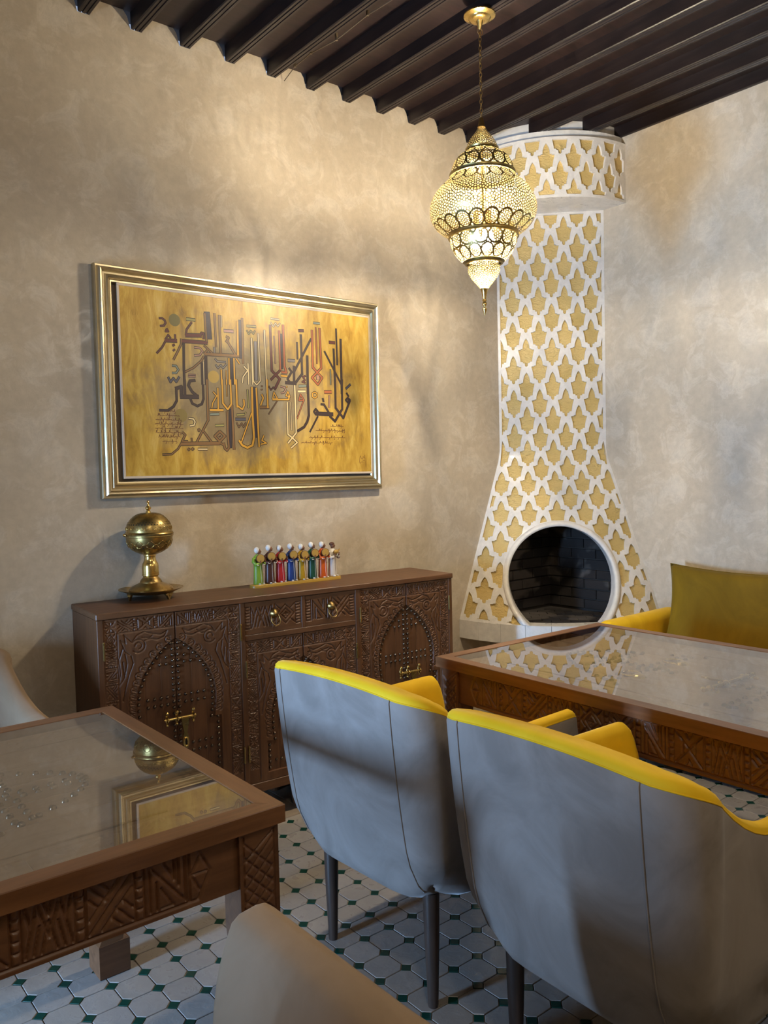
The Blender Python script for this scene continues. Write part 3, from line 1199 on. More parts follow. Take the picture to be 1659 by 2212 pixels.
def filigree(prof, N, sp, name, ov):
    P = [(lr(b), lz(a)) for a, b in prof]
    # fine profile with arc length
    q = []
    for a, b in zip(P[:-1], P[1:]):
        for i in range(8): q.append((a[0] + (b[0] - a[0]) * i / 8, a[1] + (b[1] - a[1]) * i / 8))
    q.append(P[-1])
    q = np.array(q)
    for _ in range(6): q[1:-1] = .25 * q[:-2] + .5 * q[1:-1] + .25 * q[2:]
    S = np.concatenate([[0], np.cumsum(np.hypot(*(np.diff(q, axis=0).T)))])
    L = S[-1]
    rm = q[:, 0].mean() * .55 + q[:, 0].max() * .45
    Wd = 2 * PI * rm / N

    def surf(u, s, o=0):
        t = 2 * PI * u / (N * Wd)
        r = np.interp(s, S, q[:, 0]) + o
        z = np.interp(s, S, q[:, 1])
        return (r * math.cos(t), r * math.sin(t), float(z))
    # motif: rosettes of staggered rings, then loose filling
    pts = []
    rows = max(1, int(round(L / (Wd * 1.05))))

    def free(p, d):
        for b in pts:
            du = abs(p[0] - b[0])
            du = min(du, Wd - du)
            if math.hypot(du, p[1] - b[1]) < d: return False
        return True
    cen = []
    for r in range(rows):
        cs = L * (r + .5) / rows
        cen.append(((.5 if r % 2 == 0 else 0) * Wd, cs))
    for c in cen:
        pts.append(c)
    for k in range(1, 9):
        rr = sp * k
        if rr > Wd * .5: break
        n = int(round(2 * PI * rr / sp / 1.05))
        for c in cen:
            for i in range(n):
                a = 2 * PI * (i + .5 * (k % 2)) / n
                p = ((c[0] + rr * math.cos(a)) % Wd, c[1] + rr * math.sin(a) * 1.05)
                if 0 < p[1] < L and free(p, sp * .72): pts.append(p)
    for j in range(int(L / sp * 1.6)):
        for i in range(int(Wd / sp * 1.6)):
            p = ((i + .5 * (j % 2)) * sp / 1.6 % Wd, j * sp / 1.6)
            if 0 < p[1] < L and free(p, sp * .80): pts.append(p)
    n0 = len(pts)
    allp = [(p[0] + k * Wd, p[1]) for k in (-1, 0, 1) for p in pts]
    vo, eo, fo, a_, b_, c_ = delaunay_2d_cdt([Vector(p) for p in allp], [], [], 0, 1e-7)
    cc = []
    edge = {}
    for ti, t in enumerate(fo):
        A, B, C = [vo[i] for i in t[:3]]
        d = 2 * (A.x * (B.y - C.y) + B.x * (C.y - A.y) + C.x * (A.y - B.y))
        if abs(d) < 1e-12:
            cc.append(None)
            continue
        ux = ((A.x ** 2 + A.y ** 2) * (B.y - C.y) + (B.x ** 2 + B.y ** 2) * (C.y - A.y) + (C.x ** 2 + C.y ** 2) * (A.y - B.y)) / d
        uy = ((A.x ** 2 + A.y ** 2) * (C.x - B.x) + (B.x ** 2 + B.y ** 2) * (A.x - C.x) + (C.x ** 2 + C.y ** 2) * (B.x - A.x)) / d
        cc.append((ux, uy))
        for i in range(3):
            e = tuple(sorted((t[i], t[(i + 1) % 3])))
            edge.setdefault(e, []).append(ti)
    segs = []
    for e, ts in edge.items():
        if len(ts) != 2 or cc[ts[0]] is None or cc[ts[1]] is None: continue
        a, b = cc[ts[0]], cc[ts[1]]
        if not (0 <= (a[0] + b[0]) / 2 < Wd): continue
        if math.dist(a, b) > sp * 3: continue
        a = (a[0], min(max(a[1], 0), L))
        b = (b[0], min(max(b[1], 0), L))
        if math.dist(a, b) > 1e-4: segs.append((a, b, sp * .17))
    # bold ovals round the rosettes
    for ci, c in enumerate(cen):
        if ci not in ov: continue
        ra, rb = Wd * .50, min(L * .5 / rows * 1.02, Wd * .72)
        o = [(c[0] + ra * math.cos(t), c[1] + rb * math.sin(t)) for t in np.linspace(0, 2 * PI, 25)]
        for a, b in zip(o[:-1], o[1:]): segs.append(((a[0], min(max(a[1], 0), L)), (b[0], min(max(b[1], 0), L)), sp * .34))
    mb = MB()
    for k in range(N):
        for a, b, hw in segs:
            dx, dy = b[0] - a[0], b[1] - a[1]
            l = math.hypot(dx, dy)
            if l < 1e-6: continue
            nx, ny = -dy / l * hw, dx / l * hw
            ex, ey = dx / l * hw * .6, dy / l * hw * .6
            sh = k * Wd
            mb.add([surf(a[0] - ex + nx + sh, a[1] - ey + ny), surf(a[0] - ex - nx + sh, a[1] - ey - ny), surf(b[0] + ex - nx + sh, b[1] + ey - ny), surf(b[0] + ex + nx + sh, b[1] + ey + ny)], [(0, 1, 2, 3)])
    sh = mb.build(name, LBR, lan, False, fix=False)
    ln = MB().lathe([(max(r - .004, .002), z) for r, z in q[::-4]], 40, cap=False)
    ln.build('glow_shell', GLOW_SHELL, sh, True)  # added behind the brasswork to catch the bulb light
    return q


OVAL = {'crown_shade': (), 'neck_shade': (0, 1, 2), 'body_shade': (0, 3), 'bowl_shade': (0, 1), 'drop_shade': ()}
for nm, pf, N, sp in secs: filigree(pf, N, sp, nm, OVAL[nm])


def ring_band(yc, hw, hgt, fl=.004):
    r, z = lr(hw), lz(yc)
    return MB().lathe([(r - .004, z - hgt / 2), (r + fl, z - hgt / 2 + .001), (r + fl * .4, z), (r + fl, z + hgt / 2 - .001), (r - .004, z + hgt / 2)], 48, cap=False)


for yc, hw, hg in ((448, 162, .014), (702, 328, .016), (1318, 352, .018), (1590, 186, .016)):
    ring_band(yc, hw, hg).build('band', LBR, lan, AUTO)
# annular plate joining bowl and drop
MB().lathe([(lr(150), lz(1596)), (lr(215), lz(1584))], 40, cap=False).build('plate', LBR, lan)
MB().lathe([(lr(40), lz(214)), (lr(36), lz(190)), (lr(26), lz(150)), (lr(20), lz(118)), (.0035, lz(112))], 24).build('top_cone', BRASSD, lan, AUTO)
MB().lathe([(.0008, lz(2142)), (.004, lz(2115)), (lr(22), lz(2085)), (lr(24), lz(2068)), (.004, lz(2052)), (.004, lz(2046)), (lr(22), lz(2030)), (lr(24), lz(2012)), (lr(14), lz(1992)), (lr(24), lz(1985)), (lr(24), lz(1978)), (lr(16), lz(1970)), (lr(26), lz(1915)), (lr(34), lz(1880)), (lr(44), lz(1862))], 24).build('finial', BRASS, lan, AUTO)
# chain
ch = MB()
zt, zb = 3.318, lz(108)
nl = 20
for i in range(nl):
    zc = zb + (zt - zb) * (i + .5) / nl
    hl = (zt - zb) / nl * .62
    a = (PI / 2) * (i % 2) + .3
    ring = []
    for t in np.linspace(0, 2 * PI, 13)[:-1]:
        ring.append((.0055 * math.cos(t) * math.cos(a), .0055 * math.cos(t) * math.sin(a), zc + hl * math.sin(t)))
    ch.tube(ring, .0016, 5, True)
ch.build('chain', BRASSD, lan, True)
MB().tube([(.0155 * math.cos(t), 0, 3.305 + .0155 * math.sin(t)) for t in np.linspace(0, 2 * PI, 21)[:-1]], .0012, 5, True).build('hook_ring', BRASSD, lan, True)
MB().lathe([(.004, 3.312), (.008, 3.320), (.012, 3.335), (.016, 3.345), (.034, 3.347), (.044, 3.352), (.047, 3.358), (.058, 3.362), (.066, 3.366), (.066, 3.371)], 40).build('canopy', BRASS, lan, AUTO)
# bulbs
BULB = NT('lit_bulb')
em = BULB.n('ShaderNodeEmission')
em.inputs[0].default_value = (1, .88, .68, 1)
em.inputs[1].default_value = 60
BULB.l(em.outputs[0], BULB.out.inputs[0])
LAMP_W = 300
for k in range(3):
    a = 2 * PI * k / 3 + .5
    bx, by, bz = .032 * math.cos(a), .032 * math.sin(a), lz(1330)
    b = MB().lathe([(.010, bz + .045), (.012, bz + .02), (.021, bz - .008), (.024, bz - .024), (.018, bz - .042), (.001, bz - .050)][::-1], 16, (bx, by, 0)).build('bulb', BULB.m, lan, True)
    MB().lathe([(.012, bz + .04), (.012, bz + .10)], 12, (bx, by, 0)).build('lamp_holder', BRASSD, lan)
    p = light('lantern_bulb_light', 'POINT', (LX + bx, LY + by, bz - .015), LAMP_W, (1, .85, .63), .03)
    b.visible_shadow = True
MB().tube([(0, 0, lz(1330) + .10), (0, 0, lz(400))], .006, 8).box((-.04, -.006, lz(1330) + .095), (.04, .006, lz(1330) + .103)).box((-.006, -.04, lz(1330) + .095), (.006, .04, lz(1330) + .103)).build('lamp_stem', BRASSD, lan)

# ------------------------------------------------------------------ framed painting
pt = empty('framed_painting', (-2.895, 0, 1.392))
tag(pt, 'golden calligraphy painting in a wide gilt frame on the plaster wall', 'painting')
PW, PH = 1.495, .970
prof = [(0, .003), (0, .030), (.004, .037), (.010, .035), (.013, .046), (.019, .052), (.026, .049), (.033, .039), (.040, .038), (.046, .045), (.052, .047), (.056, .040), (.058, .034), (.063, .037), (.069, .035), (.073, .028), (.073, .004)]
fr = MB()
cor = [(0, 0, 1, 1), (PW, 0, -1, 1), (PW, PH, -1, -1), (0, PH, 1, -1)]
for x, z, sx, sz in cor:
    for o, d in prof: fr.v.append((x + sx * o, -d, z + sz * o))
m = len(prof)
fr.f = [(i * m + j, i * m + j + 1, ((i + 1) % 4) * m + j + 1, ((i + 1) % 4) * m + j) for i in range(4) for j in range(m - 1)]
fr.build('frame', FRAME, pt, math.radians(28))
MB().box((.06, -.010, .06), (PW - .06, -.003, PH - .06)).build('mount', plain('taupe_mount', (.30, .245, .20), .7), pt)
cx0, cx1, cz0, cz1 = .092, PW - .058, .082, PH - .070
tr_ = MB()
for a, b in (((cx0, cz0), (cx1, cz0 + .010)), ((cx0, cz1 - .010), (cx1, cz1)), ((cx0, cz0 + .010), (cx0 + .010, cz1 - .010)), ((cx1 - .010, cz0 + .010), (cx1, cz1 - .010))):
    tr_.box((a[0], -.036, a[1]), (b[0], -.010, b[1]), .001)
tr_.build('slip', plain('pale_slip', (.62, .52, .41), .5), pt)


def m_canvas():
    t = NT('painted_canvas')
    v = t.coord(scale=(9, 1, 2.6))
    n = t.noise(v, 2.2, 8, .66, .5)
    v2 = t.coord(scale=(1, 1, 1))
    n2 = t.noise(v2, 4.0, 6, .6, .8)
    c = t.ramp(n, [(.26, (.25, .125, .012)), (.42, (.45, .26, .030)), (.56, (.58, .365, .060)), (.70, (.66, .47, .14)), (.84, (.72, .60, .32))])
    # grey ground behind the lettering
    tc = t.n('ShaderNodeTexCoord')
    mp = t.n('ShaderNodeMapping')
    mp.inputs['Location'].default_value = (-.705 / .50, 0, -.455 / .30)
    mp.inputs['Scale'].default_value = (1 / .50, 0, 1 / .30)
    t.l(tc.outputs['Object'], mp.inputs[0])
    ln = t.n('ShaderNodeVectorMath', operation='LENGTH')
    t.l(mp.outputs[0], ln.inputs[0])
    ad = t.n('ShaderNodeMath', operation='MULTIPLY_ADD')
    t.l(n2, ad.inputs[0])
    ad.inputs[1].default_value = 1.5
    t.l(ln.outputs['Value'], ad.inputs[2])
    ad2 = t.n('ShaderNodeMath', operation='MULTIPLY_ADD')
    t.l(n, ad2.inputs[0])
    ad2.inputs[1].default_value = .9
    t.l(ad.outputs[0], ad2.inputs[2])
    mask = t.ramp(ad2.outputs[0], [(0, (.8,) * 3), (.5, (.8,) * 3), (1, (0, 0, 0))])
    mr = t.n('ShaderNodeMapRange')
    t.l(ad2.outputs[0], mr.inputs[0])
    for i_, q in ((1, 1.75), (2, 2.35), (3, .88), (4, 0)): mr.inputs[i_].default_value = q
    grey = t.ramp(n2, [(.34, (.20, .145, .075)), (.5, (.27, .215, .135)), (.66, (.31, .285, .22))])
    c = t.mix(mr.outputs[0], c, grey)
    t.set(Base_Color=c, Roughness=.42)
    t.bump(n, .35, .006)
    return t.m


cv = MB().box((cx0 + .009, -.034, cz0 + .009), (cx1 - .009, -.012, cz1 - .009)).build('canvas', m_canvas(), pt)
INK = {'m': (.13, .035, .03), 'd': (.05, .03, .03), 'b': (.24, .125, .045), 'a': (.66, .34, .035), 'c': (.72, .58, .30), 'r': (.42, .12, .045), 'p': (.42, .23, .17), 's': (.09, .09, .12),
       'o': (.34, .30, .09), 't': (.22, .27, .22), 'n': (.045, .035, .05), 'g': (.22, .20, .19)}
STROKES = """m 6.1 183,689 197,690 208,683 212,672 204,659 187,656
o 11.3 311,698 351,698
m 6.3 335,686 310,653 305,627
m 15.6 305,627 378,632
m 8.0 376,632 381,644 391,643 391,618
n 25.9 411,736 418,623
b 8.6 400,732 405,602
m 14.1 283,600 406,602
b 7.1 283,608 281,586 263,551 243,516
m 13.9 208,596 260,598
m 6.1 209,594 192,565 167,538
m 5.0 209,601 222,621 233,608
m 6.2 254,625 255,600
m 9.5 244,581 247,576
m 9.5 245,559 248,555
m 5.6 217,647 211,635 223,636 217,647
d 8.5 293,589 290,474 291,411
b 7.2 388,540 375,519 336,486 297,466
d 11.5 398,541 397,416
c 5.2 386,517 385,416
d 6.9 377,511 377,415
p 6.8 344,577 371,576 383,563 370,545 343,541
b 7.2 392,589 430,558
b 7.2 408,570 390,552
b 13.0 395,551 566,555
b 7.2 448,737 451,588
b 8.7 472,731 474,561
c 5.2 482,730 481,680
g 5.8 442,585 443,560
b 8.2 504,639 516,634 503,613
b 8.2 510,616 551,555
p 12.3 495,664 540,665
a 11.2 564,712 562,559
n 10.7 577,719 576,545
b 8.9 589,729 587,522
a 7.4 552,541 568,520
g 5.8 446,507 457,492 472,507 483,494 501,513
g 6.4 444,534 455,522 497,522
a 8.8 514,541 513,422
a 8.9 540,543 540,424
n 8.8 527,542 527,423
a 8.8 473,486 474,420
a 5.3 497,484 497,421
t 6.7 236,489 254,489 264,473 253,458 235,457
s 7.3 215,438 225,417 239,435 252,419 267,442
p 4.0 311,454 345,455
p 4.0 310,447 344,447
o 8.3 613,697 661,698
c 8.4 635,642 635,428
c 7.4 591,509 610,491 585,460 580,433
c 7.5 613,524 614,427
o 4.8 612,677 622,661 634,677 646,663 656,679
d 9.7 342,431 317,427 309,407 326,379 350,362
d 15.5 270,355 355,358
d 9.6 291,431 291,363
d 12.4 248,390 275,399 274,357
d 8.4 251,390 251,337 235,311 208,293 170,293
d 8.0 316,350 324,328 349,317 371,327 380,350 380,436
b 9.8 400,437 399,253
b 8.1 398,253 340,157
c 7.4 306,261 328,259 335,246 330,232 310,228
a 8.7 453,402 452,309
a 11.6 411,302 476,303
a 7.0 429,384 446,367 424,332 420,311
a 9.9 476,441 476,334 500,307 519,332 518,443
a 5.3 499,442 498,367
a 10.1 548,445 549,319
a 8.9 549,327 576,309 586,329 585,355
t 9.8 412,282 454,285
o 9.9 436,232 476,234
o 8.9 547,283 584,286
s 11.8 540,263 590,264
o 8.4 590,295 592,292
b 4.7 543,248 555,227 570,245 579,228 592,249
b 9.4 496,296 497,179 500,132 489,120 479,129 474,153
n 10.0 513,308 509,132
b 10.3 522,326 526,125
o 7.2 606,401 608,318
n 11.4 644,415 642,181
a 12.0 630,414 629,282 633,180 624,144 596,132 569,144 554,165
a 7.2 624,294 566,159
a 10.2 653,412 659,137
b 10.2 456,206 430,184 454,160 481,185 456,206
m 8.8 455,184 456,182
b 14.6 451,152 265,148
b 6.2 266,151 249,126 219,103 177,101
b 8.1 373,207 412,158
b 7.4 273,199 286,188 270,160 296,159
b 5.1 315,174 316,157
b 8.2 454,154 478,142
b 5.7 298,127 304,125 300,120 298,127
b 5.7 316,129 323,126 318,122 316,129
c 8.0 346,125 390,125
b 6.3 350,215 356,211 351,206 350,215
c 6.1 744,744 790,744
c 4.3 742,727 757,708 769,725 782,711 794,727
g 15.0 656,627 655,451
c 7.2 636,643 639,443 656,426 676,446 672,667
c 7.3 706,686 710,389
m 10.4 739,713 741,498 784,461 758,417
p 4.3 759,663 762,533
m 9.2 789,504 734,455
r 9.2 788,690 789,507
n 8.6 798,676 798,511
r 10.5 811,720 813,524 823,494 796,495
a 10.5 792,478 825,477
m 4.9 722,424 732,407 747,420 758,408
g 11.8 834,553 872,554
d 6.9 888,644 889,563
d 9.4 912,683 913,496
d 8.2 971,668 870,506
d 10.6 867,528 865,447
d 13.0 816,446 876,445
d 8.1 838,516 853,499 828,464 840,449
d 9.4 915,495 869,443
m 6.3 933,485 917,479 929,464 913,454 931,450
d 10.7 946,583 944,399
t 10.6 893,433 934,436
p 19.1 1006,489 1007,473
r 9.5 978,711 977,529 1032,481 1005,446 971,478 1028,529 1024,725
r 5.1 1001,726 1003,549
t 8.2 989,748 1025,749
m 10.6 900,702 928,704
m 12.2 1081,661 1115,661
d 6.5 1125,732 1127,551
d 9.0 1107,630 1111,406
d 9.8 1152,682 1151,408
d 7.0 1050,613 1104,527 1151,452
t 5.2 1084,526 1083,449
s 8.5 1178,434 1207,457
a 9.7 682,383 690,367 674,332
b 12.1 671,322 719,324
a 10.3 713,454 713,321
b 7.3 684,424 684,419
b 7.3 682,408 683,404
a 7.9 687,190 675,167 699,154 669,149
a 7.3 750,398 741,365 768,366 750,395
a 9.2 741,361 832,365 833,384
a 6.8 829,404 816,383 838,378 829,402
b 3.7 766,356 716,291
p 6.8 788,425 808,423 815,411 804,397 789,395
a 6.8 821,428 823,423
c 8.7 822,352 821,198 847,180 873,158 838,132
c 9.4 868,435 869,205 821,155
c 5.0 842,353 843,217
c 11.9 887,407 928,409
r 6.9 901,394 890,364 919,365 901,391
r 5.0 918,365 876,274
d 10.1 945,467 946,291 936,262 916,234 878,214
a 7.0 985,408 998,402 998,387 984,378 970,386 971,401 985,408
r 14.4 1045,411 1085,413
p 7.1 1072,394 1070,335
d 9.1 1111,476 1110,334 1157,284 1201,373
d 9.1 1154,478 1151,329 1104,266 1073,291
d 16.6 991,302 1091,301
d 7.6 988,325 1001,312 987,298 977,311 988,325
d 5.7 1000,289 950,211
d 8.0 1032,379 1036,362
d 8.3 1020,350 1039,348 1073,301
d 8.5 1188,387 1201,377 1188,365 1176,376 1188,387
d 7.2 1181,412 1194,395"""


def ribbon(mb, pts, hw, y):
    k = 0
    for a, b in zip(pts[:-1], pts[1:]):
        dx, dz = b[0] - a[0], b[1] - a[1]
        l = math.hypot(dx, dz)
        if l < 1e-6: continue
        nx, nz = -dz / l * hw, dx / l * hw
        e0 = .35 if k == 0 else 0
        ex, ez = dx / l * hw * .35, dz / l * hw * .35
        yk = y - k * 1.2e-5
        k += 1
        mb.add([(a[0] - ex + nx, yk, a[1] - ez + nz), (a[0] - ex - nx, yk, a[1] - ez - nz), (b[0] + ex - nx, yk, b[1] + ez - nz), (b[0] + ex + nx, yk, b[1] + ez + nz)], [(0, 1, 2, 3)])
    for p in pts[1:-1]:
        yk = y - k * 1.2e-5
        k += 1
        mb.add([(p[0] + hw * math.cos(t), yk, p[1] + hw * math.sin(t)) for t in np.linspace(0, 2 * PI, 13)[:-1]], [tuple(range(12))])


EDGE_P = plain('paint_outline', (.035, .022, .016), .45)
INKM = {k: plain('paint_' + k, c, .42) for k, c in INK.items()}
yy = -.0345
for i, ln_ in enumerate(STROKES.split('\n')):
    tk = ln_.split()
    c_, wd = tk[0], float(tk[1]) / 1000
    pts = [(cx0 + int(a) / 1000, cz0 + int(b) / 1000) for a, b in (q.split(',') for q in tk[2:])]
    mb = MB()
    ribbon(mb, pts, wd / 2 + .0022, yy - i * 1e-6)
    nf = len(mb.f)
    ribbon(mb, pts, max(wd / 2 - .0008, .0012), yy - .0004 - i * 1e-6)
    o = mb.build('letter_stroke', EDGE_P, cv)
    o.data.materials.append(INKM[c_])
    for p in o.data.polygons: p.material_index = 1 if p.index >= nf else 0
# three painted discs
for (dx, dz, r), c_ in (((.254, .688, .027), (.20, .165, .06)), ((.434, .452, .028), (.50, .33, .08)), ((.269, .273, .030), (.24, .175, .05))):
    MB().add([(cx0 + dx + r * math.cos(t), -.0342, cz0 + dz + r * math.sin(t)) for t in np.linspace(0, 2 * PI, 25)[:-1]], [tuple(range(24))]).build('painted_disc', plain('disc_paint', c_, .5), cv)
# lines of small script
sm = MB()
lines = [(.985, 1.165, .217), (.945, 1.168, .183), (.895, 1.085, .156), (1.075, 1.155, .240)]
for k in range(8):
    z = .288 - k * .0185
    hwid = .066 * math.sqrt(max(.05, 1 - ((z - .223) / .075) ** 2))
    lines.append((.212 - hwid, .212 + hwid, z))
rr_ = random.Random(3)
for x0, x1, z in lines:
    x = x0
    while x < x1 - .008:
        L = rr_.uniform(.010, .022)
        e = min(x + L, x1)
        p = [(x, z)]
        q = x
        while q < e:
            q += .0021
            p.append((min(q, e), z + rr_.choice((0, 0, .003, .0015,   .011 if rr_.random() < .5 else .003))))
        if rr_.random() < .4: p += [(e + .001, z - .006), (e - .004, z - .009)]
        ribbon(sm, [(cx0 + a, cz0 + b) for a, b in p], .0010, -.0346)
        if rr_.random() < .6:
            d = (cx0 + (x + e) / 2, cz0 + z + rr_.choice((.011, -.006)))
            ribbon(sm, [d, (d[0] + .0015, d[1] + .0008)], .0008, -.0347)
        x = e + .0018
sg = [[(1.252, .055), (1.256, .080), (1.262, .092), (1.266, .078), (1.272, .074), (1.279, .088), (1.285, .080), (1.290, .095)], [(1.256, .052), (1.266, .060), (1.280, .058)], [(1.274, .064), (1.288, .068)]]
for s in sg: ribbon(sm, [(cx0 + a, cz0 + b) for a, b in s], .0009, -.0347)
tag(sm.build('small_script', plain('script_paint', (.10, .028, .015), .5), cv), kind='stuff')

# ------------------------------------------------------------------ brass incense burner on the sideboard
TOPZ = CABT
bu = empty('incense_burner', (-2.735, -.115, TOPZ))
tag(bu, 'domed brass incense burner on a footed tray standing on the sideboard', 'incense burner')
K = .000202


def bz(y): return (2105 - y) * K


def lp(pairs): return [(r * K, bz(y)) for y, r in pairs][::-1]


tray = MB().lathe([(.0005, bz(1985)), (.088, bz(1985)), (.098, bz(1965)), (.120, bz(1915)), (.132, bz(1895)), (.133, bz(1885)), (.128, bz(1888)), (.100, bz(1945)), (.090, bz(1962)), (.0005, bz(1962))], 56, cap=False).build('tray', BRASSD, bu, AUTO)
for a in (-1.1, -1.1 + 2 * PI / 3, -1.1 + 4 * PI / 3):
    ft = MB()
    M = Matrix.Translation((.088 * math.cos(a), .088 * math.sin(a), 0)) @ rotz(a + PI / 2)
    zt = bz(1975)
    ft.prism([(-.024, zt), (-.021, zt - .008), (-.016, zt - .007), (-.010, zt - .016), (-.004, 0), (.004, 0), (.010, zt - .016), (.016, zt - .007), (.021, zt - .008), (.024, zt)], -.008, .001, M)
    ft.sphere(M @ Vector((0, -.007, zt - .008)), .007, 8, 6)
    ft.build('foot', BRASSD, tray, AUTO)
MB().lathe(lp([(1660, 158), (1700, 195), (1735, 218), (1765, 226), (1772, 240), (1800, 300), (1850, 400), (1905, 452), (1960, 455)]), 40).build('base_dome', BRASSD, bu, AUTO)
MB().lathe(lp([(1180, 128), (1205, 130), (1212, 118), (1235, 112), (1300, 122), (1345, 140), (1375, 160), (1430, 168), (1550, 168), (1553, 172), (1572, 172), (1576, 166), (1590, 166), (1594, 174), (1615, 174), (1622, 160), (1645, 152), (1662, 160)]), 40).build('stem', BRASS, bu, AUTO)
BURN = m_metal('engraved_brass', (.44, .32, .12), (.26, .18, .06), .28, 60)
MB().lathe(lp([(772, 488), (800, 490), (812, 470), (860, 466), (930, 452), (1000, 424), (1070, 372), (1130, 270), (1170, 180), (1186, 125)]), 56).build('bowl', BURN, bu, AUTO)
lid = MB().lathe(lp([(312, 60), (318, 150), (338, 230), (380, 305), (440, 370), (500, 415), (560, 445), (640, 462), (705, 466), (722, 486), (745, 496), (768, 488)]), 56).build('lid', BURN, bu, AUTO)
MB().lathe(lp([(58, 4), (66, 22), (85, 30), (104, 22), (108, 16), (112, 26), (128, 26), (134, 17), (165, 20), (190, 42), (212, 60), (232, 58), (255, 36), (272, 30), (284, 48), (314, 54)]), 24).build('finial', BRASS, bu, AUTO)
MB().box((-.107, -.008, bz(775)), (-.096, .008, bz(738)), .002).sphere((-.108, 0, bz(752)), .006, 8, 6).build('hinge', BRASSD, bu)
hol = MB()  # flat black discs laid on the metal, painting the shade in its piercings


def dotat(r, z, a, rad, tilt):
    M = rotz(a) @ Matrix.Translation((r, 0, z)) @ Matrix.Rotation(tilt, 4, 'Y')
    v = [M @ Vector((.0008, rad * math.cos(t), rad * 1.1 * math.sin(t))) for t in np.linspace(0, 2 * PI, 9)[:-1]]
    hol.add(v, [tuple(range(8))])


for i in range(44):
    a = 2 * PI * i / 44
    dotat(435 * K, bz(545), a, .0026, -.42)
    dotat(419 * K, bz(505), a + .05, .0020, -.60)
    if i % 3 == 0: dotat(250 * K, bz(350), a, .0016, -1.05)
    if i % 2 == 0: dotat(411 * K, bz(990) - .006, a, .0022, .32)
    if i % 6 == 0: dotat(457 * K, bz(910), a, .0024, .12); dotat(386 * K, bz(1052), a, .0022, .7)
hol.build('hole_shade_discs', HOLE_SHADE, bu)
eng = MB()
for i in range(12):
    a = 2 * PI * i / 12
    w_ = 2 * PI / 12
    zig = []
    for f_, y in ((0, 990), (.12, 1025), (.42, 1025), (.55, 985), (.68, 950), (.9, 950), (1, 990)):
        r = np.interp(y, [930, 1000, 1070], [452, 424, 372]) * K + .0012
        t = a + f_ * w_
        zig.append((r * math.cos(t), r * math.sin(t), bz(y)))
    eng.tube(zig, .0011, 4)
    zig = []
    for f_, y in ((0, 950), (.2, 900), (.35, 880), (.5, 900), (.7, 950)):
        r = np.interp(y, [860, 930, 1000], [466, 452, 424]) * K + .0012
        t = a + f_ * w_
        zig.append((r * math.cos(t), r * math.sin(t), bz(y)))
    eng.tube(zig, .0010, 4)
for i in range(30):
    a = 2 * PI * i / 30
    c = []
    for t in np.linspace(0, 2 * PI, 9)[:-1]:
        y = 630 + 32 * math.sin(t)
        r = np.interp(y, [560, 640, 705], [445, 462, 466]) * K + .001
        th = a + .07 * math.cos(t)
        c.append((r * math.cos(th), r * math.sin(th), bz(y)))
    eng.tube(c, .0009, 4, True)
eng.build('engraving', BRASS, bu, True)

# ------------------------------------------------------------------ row of little musicians
fg = empty('musician_figurine_row', (-2.262, -.172, TOPZ), math.radians(-2.5))
tag(fg, 'row of eight painted musician figurines in coloured robes on one base', 'figurine')
BASEC = plain('ochre_clay', (.42, .25, .035), .35)
SKIN = plain('brown_clay', (.20, .085, .04), .5)
DRUM = plain('drum_skin_ochre', (.40, .235, .045), .42)
DRUMR = plain('drum_rim', (.10, .035, .015), .45)
TURB = plain('white_glaze', (.72, .68, .62), .3)
bs = MB()
poly = []
for t in np.linspace(PI / 2, 3 * PI / 2, 9): poly.append((.0 + .030 * math.cos(t), .030 * math.sin(t)))
for t in np.linspace(-PI / 2, PI / 2, 9): poly.append((.425 + .030 * math.cos(t), .030 * math.sin(t)))
q = len(poly)
bs.add([(x, y, 0) for x, y in poly] + [(x, y, .011) for x, y in poly] + [(x * .995 + .001, y * .93, .014) for x, y in poly], [tuple(range(q))[::-1], tuple(range(2 * q, 3 * q))] + [(i + k * q, (i + 1) % q + k * q, (i + 1) % q + (k + 1) * q, i + (k + 1) * q) for i in range(q) for k in (0, 1)])
bs.build('base', BASEC, fg, AUTO)
robes = [('lime green', (.20, .34, .035)), ('dark maroon', (.065, .022, .018)), ('red', (.42, .018, .022)), ('blue', (.012, .045, .20)), ('mustard yellow', (.40, .24, .012)), ('dark green', (.006, .062, .035)), ('orange', (.52, .085, .008)), ('off-white', (.58, .54, .49))]
hts = [.168, .176, .170, .174, .168, .173, .171, .166]
